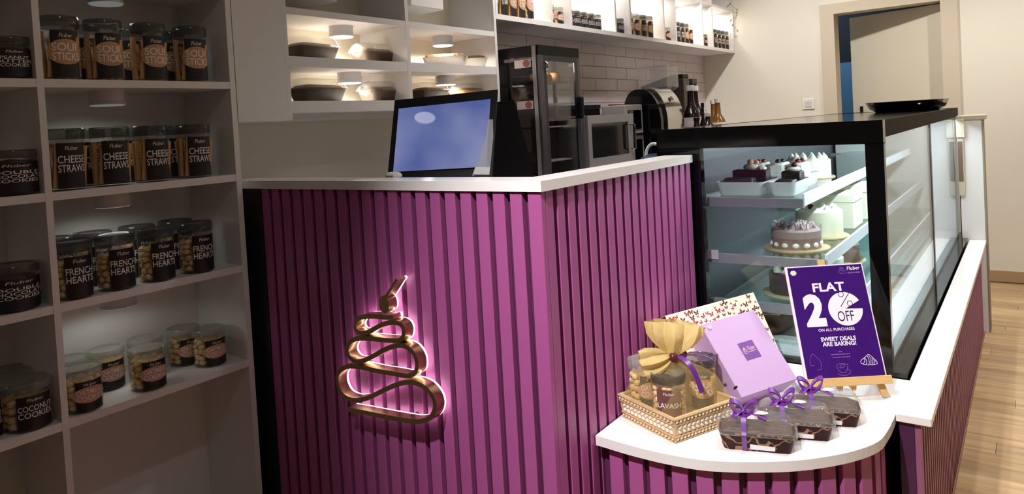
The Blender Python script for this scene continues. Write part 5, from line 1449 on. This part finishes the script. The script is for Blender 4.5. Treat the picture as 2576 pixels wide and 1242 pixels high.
# bean hopper grinder
gh = thing('coffee_grinder', 'coffee grinder with large clear bean hopper behind coffee machine', 'grinder', (-1.95, 4.34, BZ))
part(MB().bbox(-2.03, -1.87, 4.27, 4.41, BZ, 1.42, 0.01), 'body', M_black, gh)
hz0, hz1 = 1.4205, 1.603
gx0, gx1, gy0, gy1 = -2.055, -1.855, 4.25, 4.43
part(MB().rings([[(gx0 + 0.05, gy0 + 0.05, hz0), (gx1 - 0.05, gy0 + 0.05, hz0), (gx1 - 0.05, gy1 - 0.05, hz0), (gx0 + 0.05, gy1 - 0.05, hz0)], [(gx0, gy0, 1.465), (gx1, gy0, 1.465), (gx1, gy1, 1.465), (gx0, gy1, 1.465)], [(gx0, gy0, hz1), (gx1, gy0, hz1), (gx1, gy1, hz1), (gx0, gy1, hz1)]]), 'hopper', glass('hopper_plastic', (0.9, 0.88, 0.87, 1), haze=0.26, hazecol=(0.7, 0.66, 0.66, 1)), gh)
part(MB().rings([[(gx0 + 0.055, gy0 + 0.055, hz0 + 0.002), (gx1 - 0.055, gy0 + 0.055, hz0 + 0.002), (gx1 - 0.055, gy1 - 0.055, hz0 + 0.002), (gx0 + 0.055, gy1 - 0.055, hz0 + 0.002)], [(gx0 + 0.008, gy0 + 0.008, 1.475), (gx1 - 0.008, gy0 + 0.008, 1.525), (gx1 - 0.008, gy1 - 0.008, 1.54), (gx0 + 0.008, gy1 - 0.008, 1.485)]]), 'coffee_beans', mat('coffee_beans', rgb(46, 32, 26), 0.4, bump=0.6, scale=90), gh)

# bottles
def bottle(name, label, cat, x, y, H, R, body, cap, lab=None, neck=0.3, group='bottles on the back worktop', labz=(0.12, 0.45)):
    t = thing(name, label, cat, (x, y, BZ), group=group)
    hb = H * (1 - neck)
    MB().lathe([(R * 0.92, 0), (R, 0.006), (R, hb * 0.82), (R * 0.8, hb * 0.95), (R * 0.38, hb * 1.08), (R * 0.32, H * 0.93)], 20).build('glass_body', body, t, smooth=True)
    MB().lathe([(R * 0.38, H * 0.9301), (R * 0.40, H * 0.94), (R * 0.40, H), (R * 0.3, H)], 16).build('cap', cap, t, smooth=True)
    if lab:
        MB().lathe([(R + 0.0008, H * labz[0]), (R + 0.0008, H * labz[1])], 20, cap=False).build('bottle_label', lab, t, smooth=True)
    return t
M_dkbottle = mat('dark_bottle_glass', rgb(22, 14, 14), 0.12)
M_amber = mat('amber_syrup', rgb(118, 82, 34), 0.15)
M_whcap = mat('white_cap', rgb(228, 222, 222), 0.4)
def by(u, v, x=-1.80):
    return on(u, v, 'x', x).y
t = thing('tea_canister', 'tall black canister stack behind the bottles', 'canister', (-2.10, by(1711, 240, -2.10), BZ))
MB().bbox(-0.055, 0.055, -0.06, 0.06, 0, 0.30, 0.004).build('lower_box', M_black, t)
MB().bbox(-0.053, 0.053, -0.058, 0.058, 0.301, 0.60, 0.004).build('upper_box', mat('dark_brown_box', rgb(44, 28, 24), 0.4), t)
MB().bbox(-0.05, 0.05, -0.055, 0.055, 0.601, 0.63, 0.004).build('lid', M_black, t)
t = thing('tea_canister', 'shorter black canister beside the tall black canister stack', 'canister', (-2.10, by(1727, 240, -2.10) + 0.06, BZ))
MB().bbox(-0.045, 0.045, -0.045, 0.045, 0, 0.56, 0.004).build('box', M_black, t)
MB().bbox(-0.046, 0.046, -0.046, 0.046, 0.5601, 0.60, 0.004).build('lid', M_char, t)
bottle('syrup_bottle', 'dark syrup bottle with white cap and illustrated white label', 'bottle', -1.78, by(1738, 260, -1.78), 0.52, 0.062, M_dkbottle, M_whcap, mat('illustrated_label', rgb(216, 198, 198), 0.5, vary=0.3, scale=40), labz=(0.36, 0.60))
bottle('syrup_bottle', 'dark syrup bottle with white cap standing behind the illustrated one', 'bottle', -1.90, by(1750, 260, -1.90), 0.53, 0.058, M_dkbottle, M_whcap, mat('illustrated_label', rgb(216, 198, 198), 0.5), labz=(0.36, 0.60))
bottle('sauce_bottle', 'slim dark bottle with black cap between syrup and amber bottles', 'bottle', -1.675, by(1768, 285, -1.675), 0.40, 0.026, M_dkbottle, M_black)
bottle('squat_bottle', 'short purple labelled bottle with white cap', 'bottle', -1.72, by(1780, 290, -1.72), 0.335, 0.05, M_dkbottle, M_whcap, mat('purple_bottle_label', rgb(110, 66, 108), 0.5), neck=0.22, labz=(0.35, 0.7))
bottle('squat_bottle', 'short dark bottle with pale label beside purple labelled bottle', 'bottle', -1.70, by(1770, 300, -1.70) - 0.12, 0.31, 0.048, M_dkbottle, M_black, M_paper, neck=0.22, labz=(0.5, 0.75))
bottle('amber_bottle', 'amber syrup bottle with white cap beside the back wall', 'bottle', -1.76, by(1806, 280, -1.76), 0.43, 0.055, M_amber, M_whcap, M_paper, labz=(0.45, 0.62))
bottle('amber_bottle', 'amber syrup bottle with white cap behind the purple labelled bottle', 'bottle', -1.94, by(1795, 280, -1.94), 0.43, 0.055, M_amber, M_whcap, M_paper, labz=(0.45, 0.62))

# blue bag with white handle on the inner worktop beside the case
p = at_depth(1650, 400, 2.62)
bg = thing('blue_bag', 'navy cloth bag with white loop handle beside pastry case', 'bag', (p.x, p.y, 0))
pz_ = p.z
MB().rings([[(q_ * 0.07 * math.cos(a_) * (1 + 0.05 * math.sin(3 * a_)), q_ * 0.05 * math.sin(a_), h_) for a_ in [2 * PI * k_ / 18 for k_ in range(18)]] for q_, h_ in ((0.9, 0.0), (1, 0.05), (0.95, pz_ - 0.05), (0.85, pz_ + 0.005), (0.5, pz_ + 0.018), (0.15, pz_ + 0.02))]).build('cloth', mat('navy_cloth', rgb(34, 48, 84), 0.85, vary=0.15, scale=20), bg, smooth=True)
MB().tube([(-0.034 * math.cos(a_), -0.01, pz_ + 0.012 + 0.045 * math.sin(a_)) for a_ in [PI * k_ / 12 for k_ in range(13)]], 0.006, 8).build('handle', M_porc, bg, smooth=True)
